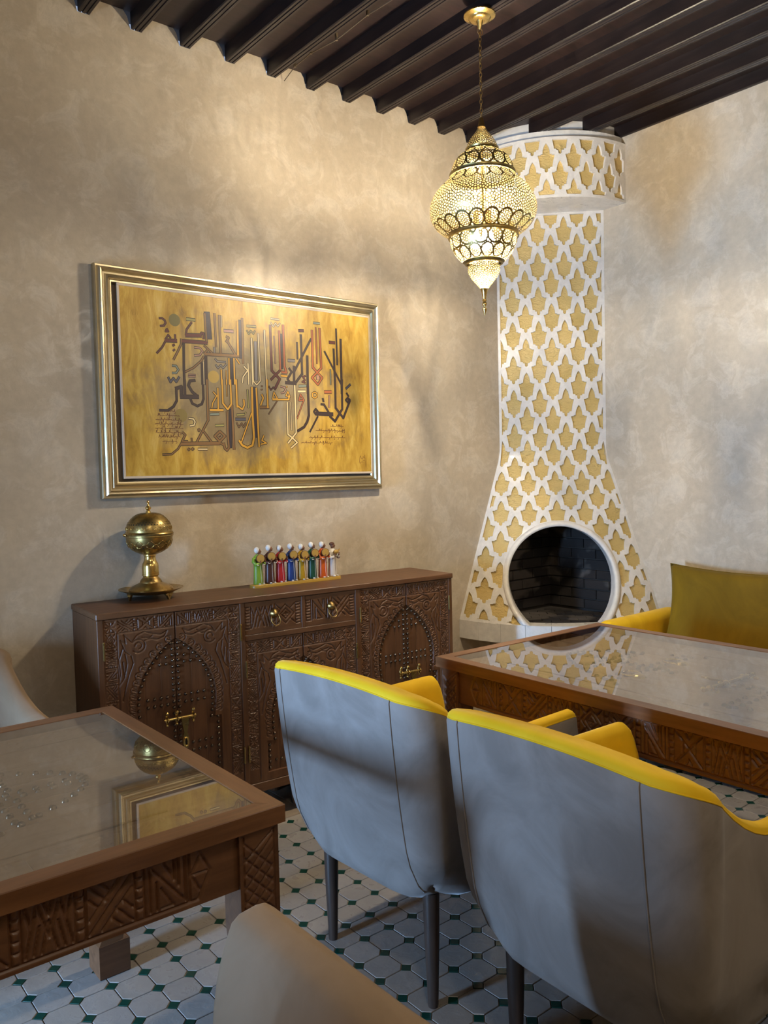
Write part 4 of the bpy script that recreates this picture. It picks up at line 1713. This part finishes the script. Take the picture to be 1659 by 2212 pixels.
for i, ((cn, cc_), ht) in enumerate(zip(robes, hts)):
    X = .012 + i * .0573
    last = i == 7
    mat = plain('robe_' + cn.replace(' ', '_').replace('-', '_'), cc_, .38)
    k = ht / .17
    rb = MB()
    # robe: an oval column, fuller at the hem, rounded at the shoulders
    pr = [(.0235, 0), (.0245, .004), (.0222, .03), (.0208, .065), (.0205, .09), (.0232, .108), (.0238, .118), (.0205, .128), (.012, .136), (.008, .139)]
    rb.lathe([(r, z * k) for r, z in pr], 20, sx=1.0, sy=.82)
    # sleeves bent forward to the drum
    for s in (-1, 1):
        rb.tube([(s * .020, .002, .122 * k), (s * .029, -.006, .106 * k), (s * .026, -.018, .094 * k), (s * .012, -.027, .099 * k)], [.0085, .0095, .0088, .0075], 8)
    body = rb.build('musician', mat, fg, True, loc=(X, random.uniform(-.002, .002), .0135), rot=(0, 0, random.uniform(.1, .3)))
    tag(body, cn + ' robed musician' + (' with a small fiddle' if last else ' with a round drum'))
    hd = MB().sphere((.003, -.002, .152 * k), .0115, 12, 8, (.95, 1, 1.12))
    hd.tube([(0, 0, .134 * k), (.001, -.001, .146 * k)], .0062, 8)
    hd.sphere((.012, -.008, .151 * k), .0030, 6, 5)          # nose, turned to the right
    hd.sphere((.009, -.008, .1445 * k), .0036, 8, 5)         # chin and mouth
    hd.sphere((-.001, -.012, .153 * k), .0022, 6, 4)
    hd.build('head', SKIN, body, True)
    if last:
        cap = MB().sphere((0, 0, .160 * k), .0130, 14, 8, (1, 1, .72))
        cap.build('cap', DRUMR, body, True)
        MB().sphere((.004, -.024, .122 * k), .017, 12, 8, (1.1, .45, .62)).tube([(.016, -.026, .124 * k), (.032, -.02, .132 * k)], .0035, 6).build('fiddle', DRUM, body, True)
    else:
        cap = MB().sphere((-.0034, .0016, .1570 * k), .0132, 14, 10, (.92, 1.0, 1.08))
        cap.build('turban', TURB, body, True)
        M = Matrix.Translation((-.0085, -.0280, .121 * k)) @ Matrix.Rotation(-.35, 4, 'Z') @ Matrix.Rotation(PI / 2 - .12, 4, 'X')
        dr = MB().lathe([(.0188, -.004), (.0198, -.0035), (.0198, .0035), (.0188, .004)], 24, M=M)
        dr.build('drum', DRUMR, body, AUTO)
        MB().lathe([(.0176, .0040), (.0176, .0048)], 24, M=M).build('drum_skin', DRUM, body)
    hn = MB()
    for s, x in ((-1, -.012), (1, .014)):
        hn.sphere((x, -.0325, (.104 if s < 0 else .110) * k), .0042, 8, 6, (1, .8, 1.2))
        for j in range(4): hn.tube([(x + (j - 1.5) * .0018, -.0335, (.106 if s < 0 else .112) * k), (x + (j - 1.5) * .0021, -.0350, (.113 if s < 0 else .119) * k)], .0010, 5)
    hn.tube([(.0235, -.020, .104 * k), (.018, -.030, .108 * k)], .0036, 6)
    hn.build('hands', SKIN, body, True)
    tm = MB()
    for s in (-1, 1):
        tm.tube([(s * .0175 + .0085 * math.cos(t), -.0265 + .003 * math.sin(t), .0965 * k + .005 * math.sin(t + .6)) for t in np.linspace(0, 2 * PI, 11)[:-1]], .0017, 5, True)
    tm.tube([(.002, -.0178, .094 * k), (.002, -.0176, .05 * k), (.003, -.0188, .02 * k), (.003, -.0205, .003)], .0008, 5)
    tm.build('trim', TURB if not last else DRUMR, body, True)
    sh = MB()
    for s in (-1, 1): sh.sphere((s * .011 + .002, -.0205, .0034), .0058, 8, 6, (.85, 1.5, .62))
    sh.build('shoes', TURB, body, True)

# ------------------------------------------------------------------ carved tables with glass tops
CLEAR = NT('glass_underside')
_t = CLEAR.n('ShaderNodeBsdfTransparent')
_t.inputs[0].default_value = (.97, .97, .95, 1)
CLEAR.l(_t.outputs[0], CLEAR.out.inputs[0])
TH = .779


def ring_flat(cx, cy, z, r, tube, sx=1, sy=1, n=24):
    return [(cx + r * sx * math.cos(t), cy + r * sy * math.sin(t), z) for t in np.linspace(0, 2 * PI, n + 1)[:-1]]


def table(name, loc, rz, L, Wd, label, flip=1):
    t = empty(name, loc, rz)
    tag(t, label, 'table', 'carved glass-topped tables')
    hx, hy = L / 2, Wd / 2
    rw, rth = .048, .038
    ov = .012
    # mitred rim boards
    for sx, sy, ax in ((0, 1, 'x'), (0, -1, 'x'), (1, 0, 'y'), (-1, 0, 'y')):
        mb = MB()
        if ax == 'x':
            pts = [(-hx, sy * hy), (hx, sy * hy), (hx - rw, sy * (hy - rw)), (-hx + rw, sy * (hy - rw))]
        else:
            pts = [(sx * hx, -hy), (sx * hx, hy), (sx * (hx - rw), hy - rw), (sx * (hx - rw), -hy + rw)]
        c = 2.5e-3
        cxm, cym = sum(p[0] for p in pts) / 4, sum(p[1] for p in pts) / 4
        top = [(p[0] + (cxm - p[0]) * (.0 if ax == 'x' else .05), p[1] + (cym - p[1]) * (.05 if ax == 'x' else 0), TH) for p in pts]
        mid = [(p[0], p[1], TH - .002) for p in pts]
        bot = [(p[0], p[1], TH - rth) for p in pts]
        mb.add(top + mid + bot, [(0, 1, 2, 3), (8, 9, 10, 11)] + [(i + k, (i + 1) % 4 + k, (i + 1) % 4 + k + 4, i + k + 4) for i in range(4) for k in (0, 4)])
        mb.build('rim_board', TABX if ax == 'x' else TABY, t)
    # sunk carved panel like a studded door
    ix, iy = hx - rw, hy - rw
    pn = MB().box((-ix, -iy, TH - rth), (ix, iy, TH - .026)).build('top_panel', TABP, t)
    zp = TH - .026
    for k in range(5):
        y0 = -iy + .14 + k * (2 * iy - .28) / 5
        MB().box((-ix + .13, y0 + .001, zp - .004), (ix - .13, y0 + (2 * iy - .28) / 5 - .001, zp + .004), .0015).build('panel_plank', TABP, pn)
    bd_ = []
    for q in (.018, .118): bd_.append(q)
    cm = carved_panel('carved_border', 2 * ix, .10, band(.05, .008, 2 * ix - .10, .084, ['X', 'D', 'M', 'N', '*', 'X', 'D', 'M', 'N', '*', 'X', 'D']), TABP, .005, .004, .007, .006)
    for s in (-1, 1):
        link('carved_border', cm, pn, (-ix if s > 0 else ix, s * (-iy + .02) , zp + .002), (PI / 2 * -1, 0, 0) if s > 0 else (PI / 2 * -1, 0, PI))
    st = MB()
    prof = [(.009, 0), (.0078, .0045), (.005, .0070), (.0002, .0082)]

    def stud(x, y): st.lathe(prof, 8, (x, y, zp + .004), cap=False)
    for e in (-1, 1):
        # pointed arch of nail heads towards each end of the panel
        for q in np.linspace(-1, 1, 25):
            a = abs(q)
            stud(e * (.16 + .40 * (1 - a ** 1.8)), q * .27)
        for r0 in (.20, .235, .36, .395):
            for y in np.arange(-.24, .25, .04):
                if abs(y) > .02 and abs(y) / .27 < max(0, 1 - (r0 - .16) / .40) ** .55: stud(e * r0, float(y))
        for x in np.arange(.12, .56, .033):
            stud(e * float(x), .012)
            stud(e * float(x), -.012)
    tag(st.build('studs', STUD, pn, True), 'dark domed nail heads', kind='stuff')
    # brass bolt and two ring knockers under the glass
    b = MB()
    bx = .085 * flip
    b.tube([(bx, -.16, zp + .013), (bx, .15, zp + .013)], .0065, 8)
    for y in (-.12, -.02, .12):
        b.tube([(bx + .012 * math.cos(a), y, zp + .011 + .008 * math.sin(a)) for a in np.linspace(0, 2 * PI, 11)[:-1]], .0035, 6, True)
        b.sphere((bx + .024, y, zp + .007), .009, 8, 6, (1, 1, .7))
        b.sphere((bx - .024, y, zp + .007), .009, 8, 6, (1, 1, .7))
    b.prism([(bx - .01, 0), (bx - .06, -.012), (bx - .10, -.006), (bx - .10, .006), (bx - .06, .012)], zp + .008, zp + .014, Matrix(((1, 0, 0, 0), (0, 0, 1, 0), (0, 1, 0, 0), (0, 0, 0, 1))))
    b.build('bolt', BRASS, pn, AUTO)
    for y in (-.13, .13):
        k = MB().lathe([(.026, 0), (.022, .006), (.012, .010), (.001, .011)], 16, (-.17 * flip, y, zp + .004), cap=False)
        k.tube(ring_flat(-.205 * flip, y, zp + .010, .034, .003), .0032, 8, True)
        k.build('ring_knocker', BRASS, pn, AUTO)
    # glass
    g = MB().box((-ix + .0015, -iy + .0015, TH - .0082), (ix - .0015, iy - .0015, TH - .0018))
    go = g.build('glass_top', GLASS, t)
    go.data.materials.append(CLEAR.m)
    for p in go.data.polygons:
        p.material_index = 0 if p.normal.z > .5 else 1
    # aprons with a carved field
    za0, za1 = .620, TH - rth
    ha = za1 - za0

    def apron(Lg, seq):
        lw = Lg - .10
        w0 = .11
        b0, bl = w0 + .05, lw - 2 * w0 - .10
        s = band(b0, .014, bl, ha - .022, seq, lad=.24)
        tip = ha / 2 + .003
        for x, sg in ((b0, -1), (b0 + bl, 1)):
            s += [[(x, .012), (x + sg * .018, .012), (x + sg * .045, tip), (x + sg * .018, ha - .006), (x, ha - .006)], [(x, .012), (x, ha - .006)], [(x + sg * .004, tip), (x + sg * .038, tip)], [(x + sg * .004, tip), (x + sg * .022, .03)], [(x + sg * .004, tip), (x + sg * .022, ha - .024)]]
        s += [[(b0, .012), (b0 + bl, .012)], [(b0, ha - .006), (b0 + bl, ha - .006)]]
        return carved_panel('apron', lw, ha, s, TABD, .0022, .022, .0038, .0050)
    ln = apron(L, ['N', 'S', 'X', 'M', 'D', 'X', 'N', 'S', 'M', 'X', 'N'])
    shm = apron(Wd, ['X', 'M', 'S', 'N', 'D', 'X'])
    yi = hy - .022
    xi = hx - .022
    link('apron', ln, t, (-(L - .10) / 2, -yi, za0), (0, 0, 0))
    link('apron', ln, t, ((L - .10) / 2, yi, za0), (0, 0, PI))
    link('apron', shm, t, (xi, -(Wd - .10) / 2, za0), (0, 0, PI / 2))
    link('apron', shm, t, (-xi, (Wd - .10) / 2, za0), (0, 0, -PI / 2))
    # legs: square posts, a latticed head and a grooved block foot
    lw = .092
    dia = []
    for k in range(-4, 12):
        q = k * .030
        dia += [[(.010, q), (.082, q + .072)], [(.010, q + .072), (.082, q)]]
    dia = [[(a, min(max(b_, .012), .205)) for a, b_ in s] for s in dia if s[0][1] < .2 and s[1][1] < .25 and max(s[0][1], s[1][1]) > .02 and min(s[0][1], s[1][1]) > -.05]
    dia = [s for s in dia if abs(s[0][1] - s[1][1]) > .05]
    dia += [[(.010, .012), (.082, .012)], [(.010, .012), (.010, .205)], [(.082, .012), (.082, .205)]]
    hm = carved_panel('carved_head', lw, .215, dia, TABD, .0022, .008, .0030, .0040)
    for sx in (-1, 1):
        for sy in (-1, 1):
            cx, cy = sx * (hx - ov - lw / 2), sy * (hy - ov - lw / 2)
            lg = MB()
            secs_ = [(lw / 2 - .002, 0), (lw / 2, .003), (lw / 2, .100), (lw / 2 - .012, .110), (lw / 2 - .013, .117), (lw / 2 - .003, .126), (lw / 2 - .003, .160), (lw / 2 - .010, .175), (lw / 2 - .010, .46), (lw / 2 - .007, .52), (lw / 2 - .007, za1)]
            n = len(secs_)
            for r, z in secs_: lg.v += [(cx - r, cy - r, z), (cx + r, cy - r, z), (cx + r, cy + r, z), (cx - r, cy + r, z)]
            lg.f = [(j * 4 + i, j * 4 + (i + 1) % 4, j * 4 + 4 + (i + 1) % 4, j * 4 + 4 + i) for j in range(n - 1) for i in range(4)] + [(0, 1, 2, 3), tuple((n - 1) * 4 + i for i in range(4))]
            lo = lg.build('leg', TABD, t)
            link('carved_head', hm, lo, (cx - sy * -lw / 2 * 1 if sy < 0 else cx + lw / 2, cy + sy * lw / 2, za1 - .217), (0, 0, 0 if sy < 0 else PI))
            link('carved_head', hm, lo, (cx + sx * lw / 2, cy - sx * lw / 2, za1 - .217), (0, 0, PI / 2 * sx))
    return t


r1 = -.0255
e1 = Vector((math.cos(r1), math.sin(r1), 0))
g1 = Vector((math.sin(r1), -math.cos(r1), 0))
LT = 1.62
c1 = Vector((-2.068, -1.148, 0)) + e1 * .4875 + g1 * LT / 2
table('dining_table', c1, r1 - PI / 2, LT, .975, 'glass-topped carved wooden table in front of the fireplace and bench', 1)
r2 = -.0093
e2_ = Vector((math.cos(r2), math.sin(r2), 0))
g2 = Vector((math.sin(r2), -math.cos(r2), 0))
c2 = Vector((-3.221, -.933, 0)) - e2_ * LT / 2 + g2 * .5
table('dining_table', c2, r2, LT, 1.0, 'glass-topped carved wooden table by the beige chairs mirroring the painting', -1)

# ------------------------------------------------------------------ tub armchairs
def chair(name, loc, rz, shell, lining, label, group=None, rise=.30, zk=.918, thick=.060, za=.733):
    """faces local +x; back at -x"""
    c = empty(name, loc, rz)
    tag(c, label, 'armchair', group)
    hw0, xb, xf, rc = .310, -.265, .326, .062
    # plan path of the foot of the shell, from the left arm's front round the back to the right arm's front
    path = []
    for x in np.linspace(xf, xb + rc, 14): path.append((x, hw0, 0, 1))
    for t in np.linspace(PI / 2, PI, 12)[1:]: path.append((xb + rc + rc * math.cos(t), hw0 - rc + rc * math.sin(t), math.cos(t), math.sin(t)))
    for y in np.linspace(hw0 - rc, -hw0 + rc, 14)[1:]: path.append((xb, y, -1, 0))
    for t in np.linspace(PI, 1.5 * PI, 12)[1:]: path.append((xb + rc + rc * math.cos(t), -hw0 + rc + rc * math.sin(t), math.cos(t), math.sin(t)))
    for x in np.linspace(xb + rc, xf, 14)[1:]: path.append((x, -hw0, 0, -1))
    n = len(path)
    ZB, ZS, ZA, ZK = .305, .46, za, zk

    def ztop(x, y, nx):
        if nx < -.999:
            return ZK - .016 * (abs(y) / hw0) ** 2
        q = (x - (xb + .0)) / rise
        q = max(0, min(1, q))
        s = 1 - (1 - q) ** 1.9
        return (ZK - .012) * (1 - s) + ZA * s
    out, inn = [], []
    for (x, y, nx, ny) in path:
        zt = ztop(x, y, nx)
        bk = max(0, -nx)
        lean = .028 + .060 * bk
        th = thick + .022 * bk

        cn = math.exp(-((abs(y) - hw0 + .02) / .07) ** 2) * math.exp(-((x - xb - .02) / .09) ** 2)

        def P(off, z):
            lift = max(0, 1 - (z - ZB) / .16)
            off = off + cn * .045 * lift ** 2
            z = z + cn * .045 * lift
            k = (z - ZB) / (ZK - ZB)
            o = lean * k - off
            return (x + nx * o, y + ny * o, z)
        frontness = max(0, min(1, (x - (xf - .05)) / .05))
        # outer skin, bottom up, with a rounded lower edge
        so = [P(.085, ZB - .012), P(.040, ZB - .008), P(.012, ZB + .012), P(.002, ZB + .045), P(-.004, ZB + .12)]
        for q in np.linspace(.3, 1, 7)[:-1]: so.append(P(-.010 * math.sin(PI * q), ZB + (zt - .030 - ZB) * q))
        so.append(P(.001, zt - .026))
        so.append(P(.005, zt - .018))
        # lining: over the rolled top and down the inside to the seat
        si = [P(.005, zt - .018), P(.007, zt - .009), P(.018, zt - .001), P(.032, zt + .001), P(th - .018, zt - .004), P(th - .003, zt - .016), P(th + .004, zt - .04)]
        for q in np.linspace(.2, 1, 6): si.append(P(th + .006 + .012 * math.sin(PI * q) + .02 * q, (zt - .04) + (ZS - zt + .04) * q))
        out.append(so)
        inn.append(si)

    def front_round(rows, rows_other):
        return rows

    def skin(rows):
        m = len(rows[0])
        mb = MB()
        for r in rows: mb.v += r
        mb.f = [(i * m + j, (i + 1) * m + j, (i + 1) * m + j + 1, i * m + j + 1) for i in range(len(rows) - 1) for j in range(m - 1)]
        return mb, m
    # rounded arm fronts: extra sections that close the arm's thickness towards +x
    def cap_rows(so, si):
        full_o, full_i = [Vector(p) for p in so], [Vector(p) for p in si]
        allp = full_o + full_i
        cy = sum(p.y for p in allp) / len(allp)
        zc = .55
        res = []
        for k, (dx, sc) in enumerate(((.014, .985), (.026, .93), (.034, .80), (.038, .55), (.039, .2), (.039, .0))):
            zt = max(p.z for p in allp)
            f = lambda p: (p.x + dx - .006 * k * max(0, (p.z - zt + .05) / .05), cy + (p.y - cy) * sc, p.z if p.z < zt - .07 else p.z - (1 - sc) * .055 * ((p.z - zt + .07) / .07))
            res.append(([f(p) for p in full_o], [f(p) for p in full_i]))
        return res
    first = cap_rows(out[0], inn[0])
    last = cap_rows(out[-1], inn[-1])
    O = [a for a, b in first[::-1]] + out + [a for a, b in last]
    I = [b for a, b in first[::-1]] + inn + [b for a, b in last]
    mo, m = skin(O)
    sh = mo.build('outer_shell', shell, c, True)
    mi, m2 = skin(I)
    mi.build('inner_lining', lining, c, True)
    # piping along the two rear corner seams and round the top seam
    for sgn in (1, -1):
        i = next(k for k, p in enumerate(path) if abs(p[2] + 1) < 1e-6 and (p[1] * sgn > hw0 - rc - .001)) if sgn > 0 else max(k for k, p in enumerate(path) if abs(p[2] + 1) < 1e-6)
        MB().tube([(p[0] - .0015, p[1], p[2]) for p in out[i][2:]], .0019, 6).build('seam', shell, c, True)
    MB().tube([(p[-1][0], p[-1][1], p[-1][2]) for p in O[3:-3]], .0020, 5).build('piping', lining, c, True)
    # underside and seat
    und = MB()
    ip = [r[0] for r in out]
    und.add(ip, [tuple(range(len(ip)))])
    und.build('underside', shell, c)
    st = MB()
    sw = hw0 - .048
    prof = [(ZB + .085, .93, 0), (ZS - .03, 1.0, 0), (ZS, .985, 0), (ZS + .018, .93, 0), (ZS + .026, .80, 0), (ZS + .03, .4, 0)]
    base = [(xb + .055, -sw), (xf + .012, -sw), (xf + .03, -sw + .03), (xf + .03, sw - .03), (xf + .012, sw), (xb + .055, sw)]
    bx = (xb + xf) / 2
    for z, k, _ in prof: st.v += [(bx + (x - bx) * k, y * k, z) for x, y in base]
    q = len(base)
    st.f = [(j * q + i, j * q + (i + 1) % q, (j + 1) * q + (i + 1) % q, (j + 1) * q + i) for j in range(len(prof) - 1) for i in range(q)] + [tuple(range(q)), tuple((len(prof) - 1) * q + i for i in range(q))]
    st.build('seat', lining, c, AUTO)
    for x, y, sx, sy in ((xb + .075, hw0 - .085, .0, .0), (xb + .075, -hw0 + .085, .0, -.0), (xf - .08, hw0 - .075, .01, .01), (xf - .08, -hw0 + .075, .01, -.01)):
        MB().lathe([(.0135, 0), (.0145, .004), (.021, .20), (.0235, ZB + .02)], 16, M=Matrix(((1, 0, -sx / .3, x + sx), (0, 1, -sy / .3, y + sy), (0, 0, 1, 0), (0, 0, 0, 1)))).build('leg', LEGD, c, AUTO)
    return c


chair('armchair', (-2.485, -1.528, 0), math.radians(2), TAUPE, YELLOW, 'taupe and yellow velvet armchair nearest the sideboard, tucked at the table', 'taupe and yellow armchairs')
chair('armchair', (-2.480, -2.290, 0), math.radians(-2), TAUPE, YELLOW, 'taupe and yellow velvet armchair in the right foreground, largest in view', 'taupe and yellow armchairs')
chair('armchair', (-3.728, -2.490, 0), PI / 2, BEIGE, BEIGE, 'beige velvet armchair cut off by the bottom edge, before the near table', 'beige armchairs', .25, .765, .085, .72)
chair('armchair', (-3.660, -.425, 0), -PI / 2, BEIGE, BEIGE, 'beige velvet armchair between the wall and the left table, at the left edge', 'beige armchairs', .50, .872, .07, .72)

# ------------------------------------------------------------------ bench and cushion along the right wall
bn = empty('bench', (0, 0, 0))
tag(bn, 'yellow velvet wall bench with a low armrest beside the fireplace', 'bench')


def soft_box(a, b, r, name, mat, parent, n=5):
    """box with rounded edges"""
    a, b = Vector(a), Vector(b)
    c, hs = (a + b) / 2, (b - a) / 2
    k = MB()
    m = 24
    bm = bmesh.new()
    bmesh.ops.create_cube(bm, size=2)
    for v in bm.verts: v.co = Vector((c.x + v.co.x * hs.x, c.y + v.co.y * hs.y, c.z + v.co.z * hs.z))
    bmesh.ops.bevel(bm, geom=list(bm.edges), offset=r, segments=n, profile=.5, affect='EDGES')
    me = bpy.data.meshes.new(name)
    bm.to_mesh(me)
    bm.free()
    me.polygons.foreach_set('use_smooth', [True] * len(me.polygons))
    me.materials.append(mat)
    return link(name, me, parent)


soft_box((-.66, -3.3, .30), (-.012, -.955, .46), .04, 'seat_cushion', YELLOW, bn)
soft_box((-.64, -3.3, .06), (-.012, -.86, .31), .012, 'plinth', TAUPE, bn)
soft_box((-.67, -.955, .30), (-.012, -.842, .690), .045, 'armrest', YELLOW, bn)
soft_box((-.06, -3.3, .44), (-.012, -.957, .60), .02, 'backrest', YELLOW, bn)


def cushion(name, loc, w_, h_, t_, mat, label, tilt, rz):
    nu, nv = 40, 32
    P = []
    for sgn in (1, -1):
        U, V = np.meshgrid(np.linspace(-1, 1, nu), np.linspace(-1, 1, nv), indexing='ij')
        ear_u = 1 - .085 * (1 - V ** 2) ** 1.0 * np.abs(U) ** 2
        ear_v = 1 - .105 * (1 - U ** 2) ** 1.0 * np.abs(V) ** 2
        x = U * ear_u * w_ / 2
        z = V * ear_v * h_ / 2
        th = (np.clip(1 - U ** 4, 0, 1) * np.clip(1 - V ** 4, 0, 1)) ** .55
        wr = .004 * np.sin(U * 9 + V * 3) * np.exp(-((V - .8) / .35) ** 2) + .006 * np.sin(V * 16 + U * 4) * np.exp(-((U - .75) / .25) ** 2)
        y = sgn * (t_ / 2 * th + wr * th)
        P.append(np.stack([x, -y, z], -1))
    o = empty(name, loc, rz)
    tag(o, label, 'cushion')
    mb = MB()
    for k, G in enumerate(P):
        i = np.arange(nu * nv).reshape(nu, nv)
        f = np.stack([i[:-1, :-1], i[1:, :-1], i[1:, 1:], i[:-1, 1:]], -1).reshape(-1, 4)
        if k: f = f[:, ::-1]
        mb.add(G.reshape(-1, 3).tolist(), f.tolist())
    me = mb.mesh('cover', mat, True)
    bm = bmesh.new()
    bm.from_mesh(me)
    bmesh.ops.remove_doubles(bm, verts=bm.verts, dist=.0006)
    bm.to_mesh(me)
    bm.free()
    c = link('cover', me, o)
    c.rotation_euler = (tilt, 0, 0)
    ring = [Vector(p) for p in P[0][:, 0]] + [Vector(p) for p in P[0][-1, 1:]] + [Vector(p) for p in P[0][-2::-1, -1]] + [Vector(p) for p in P[0][0, -2:0:-1]]
    s = MB().tube(ring, .0028, 6, True).build('seam', mat, o, True)
    s.rotation_euler = (tilt, 0, 0)
    return o


# its face looks along local -y, turned to face the room
cushion('cushion', (-.205, -1.362, .709), .80, .49, .15, YELLOW_SHADED, 'shade-darkened yellow velvet cushion leaning against the right wall on the bench', math.radians(-12), math.radians(-90))

# ------------------------------------------------------------------ thin cable along the ceiling
cb = MB()
pts = [(-1.93, -.012, 3.366), (-1.925, -.10, 3.40), (-1.915, -.22, 3.415), (-1.90, -.40, 3.405), (-1.895, -.62, 3.418), (-1.885, -.85, 3.41), (-1.875, -1.2, 3.42)]
cb.tube(pts, .0022, 6)
for p in pts[1:]: cb.box((p[0] - .006, p[1] - .004, p[2] - .003), (p[0] + .006, p[1] + .004, p[2] + .03))
tag(cb.build('cable', plain('cable_sleeve', (.10, .07, .04), .5)), 'thin cable clipped along a dark ceiling beam', 'cable')
